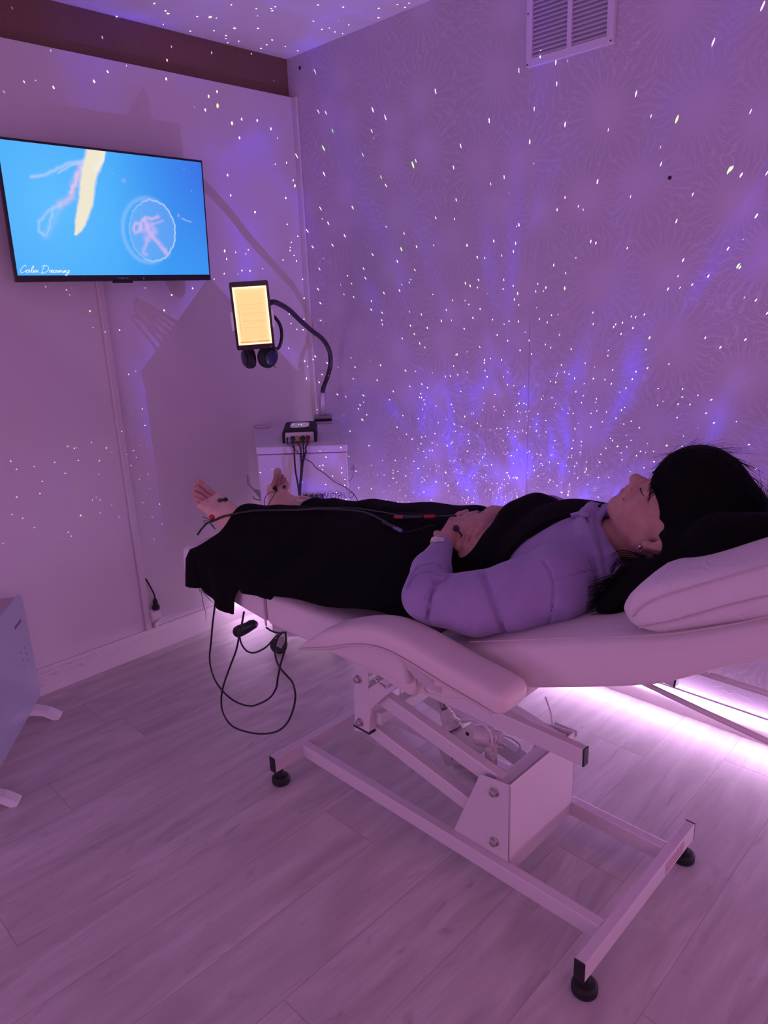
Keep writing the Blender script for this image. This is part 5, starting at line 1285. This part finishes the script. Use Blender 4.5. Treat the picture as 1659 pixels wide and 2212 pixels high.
snap(487, 1080, BK, 'black snap electrode near the upper edge of the near foot', tail=(.0, -.02, .05), r=.0075, lead_px=None, ln=.004)
snap(475, 1082, GN, 'dark green snap electrode on the middle of the near foot', r=.0075, tail=(.06, -.03, .02), ln=.008)
snap(458, 1117, RD, 'red snap electrode low on the near ankle support', r=.0085, tail=(-.04, .02, -.06), ln=.006,
     lead_px=[PX(450, 1128, -1.145), PX(445, 1131, -1.15), PX(440, 1127, -1.155), PX(443, 1124, -1.155), PX(450, 1128, -1.15), PX(460, 1138, -1.14), PX(466, 1144, -1.135)])
snap(594, 1054, BK, 'black snap electrode on the sole edge of the far foot', r=.0078, tail=(.0, -.03, -.05), ln=.008,
     lead_px=[PX(582, 1064, -.90), PX(572, 1077, -.92), PX(571, 1088, -.94), PX(574, 1100, -.97), PX(574, 1112, -.985)])
snap(613, 1052, GN, 'dark green snap electrode on the instep of the far foot', r=.0078, tail=(-.06, -.02, -.02), ln=.018,
     lead_px=[PX(595, 1064, -.89), PX(588, 1076, -.91), PX(580, 1090, -.94), PX(574, 1104, -.97), PX(571, 1118, -.99)])
snap(985, 1142, BK, 'black snap electrode on the back of the near hand', r=.0075, tail=(-.02, -.06, -.06), ln=.020, lead_px=[PX(986, 1168, -1.02), PX(984, 1182, -1.03)])
# adhesive pads
def pad(name, pxs, mt, label, cat, grp=None, th=.0008):
    pts = [onto(*q, .0015, towel_=False) for q in pxs]; pts = [p for p in pts if p is not None]
    if len(pts) < 4: return
    c = sum(pts, Vector())/len(pts); n_ = SK.grad(c)
    v = [p for p in pts]+[c+n_*.0015]; v += [p-n_*th for p in pts]+[c]; n = len(pts); f = []
    for i in range(n):
        j = (i+1) % n; f += [(i, j, n), (n+1+j, n+1+i, 2*n+1), (i, n+1+i, n+1+j, j)]
    o = mesh_obj(name, v, f, mt, None); tag(o, label, cat, grp); return o
PADM = mat('white_adhesive_pad', (.62, .54, .56), .5)
pad('electrode_pad', [(930, 1170), (934, 1161), (941, 1160), (950, 1161), (960, 1163), (957, 1171), (948, 1171), (940, 1172)], PADM, 'clear sticky electrode pad on the wrist above the lavender cuff', 'electrode pad')
pad('electrode_pad', [(502, 1122), (510, 1119), (516, 1122), (512, 1130), (506, 1136), (501, 1132)], PADM, 'pale sticky electrode pad on the near ankle beside the towel', 'electrode pad')
pad('electrode_pad', [(474, 1149), (480, 1146), (484, 1150), (482, 1154), (476, 1153)], PADM, 'small white electrode pad on the near heel', 'electrode pad')
pad('electrode_pad', [(641, 1082), (648, 1079), (656, 1080), (654, 1085), (648, 1086), (643, 1086)], PADM, 'small pale electrode pad on the far ankle beside the towel', 'electrode pad')
# thin lead tails at the near foot
tube([PX(437, 1116.5, -1.155), PX(446, 1119, -1.15), PX(453, 1125, -1.145), PX(460, 1136, -1.14), PX(466, 1144, -1.135)], .0011, 6).build('lead', WIRE, trk)

# ------------------------------------------------------------------ cables and handpiece hanging below the foot end
def BX_(pts, X=-1.0): return [PX(a_, b_, X) for a_, b_ in pts]
hc = thing('hanging_cable', 'black cable hanging in long loops under the foot end of the bed', 'cable', PX(466, 1300, -1.10))
tube(BX_([(467, 1290), (464, 1310), (459, 1350), (456, 1385), (453, 1415), (455, 1440), (465, 1470), (485, 1497), (510, 1516), (540, 1525), (565, 1518), (585, 1505), (597, 1485), (600, 1465), (606, 1435), (615, 1405), (618, 1385), (617, 1368)], -1.19), .0030, 8, 8).build('cable_loop', WIRE, hc, smooth=True)
tube(BX_([(527, 1322), (523, 1345), (517, 1373), (510, 1405), (497, 1440), (483, 1480), (478, 1510), (482, 1540), (500, 1567), (530, 1580), (565, 1585), (598, 1580), (620, 1562), (634, 1530), (638, 1500), (632, 1475), (620, 1460), (606, 1444), (597, 1425), (594, 1400), (600, 1378), (608, 1368)], -1.21), .0030, 8, 8).build('cable_loop', WIRE, hc, smooth=True)
tube(BX_([(518, 1376), (522, 1392), (533, 1406), (548, 1410), (565, 1404), (580, 1393), (595, 1376), (610, 1366)], -1.16), .0028, 8, 8).build('cable_loop', WIRE, hc, smooth=True)
tube(BX_([(575, 1355), (585, 1362), (600, 1367), (618, 1366)], -1.02), .0030, 8, 8).build('cable_loop', WIRE, hc, smooth=True)
tube(BX_([(530, 1348), (538, 1342), (548, 1340)], -1.05), .0030, 8, 8).build('cable_loop', WIRE, hc, smooth=True)
hs_ = thing('hand_control', 'black cylindrical hand control hanging under the foot end of the bed', 'hand control', PX(530, 1358, -1.04))
a_, b_2 = PX(511, 1366, -1.05), PX(553, 1347, -1.02)
MB().lathe(a_, b_2-a_, [(0, .010), (.003, .0195), (.02, .0205), (.05, .0185), ((b_2-a_).length-.004, .013), ((b_2-a_).length, .010)], 24).build('grip', BLACKP, hs_, smooth=True)
MB().lathe(a_-(b_2-a_).normalized()*.0015, b_2-a_, [(0, .0165), (.003, .0175)], 24).build('end_ring', BLACKR, hs_, smooth=True)
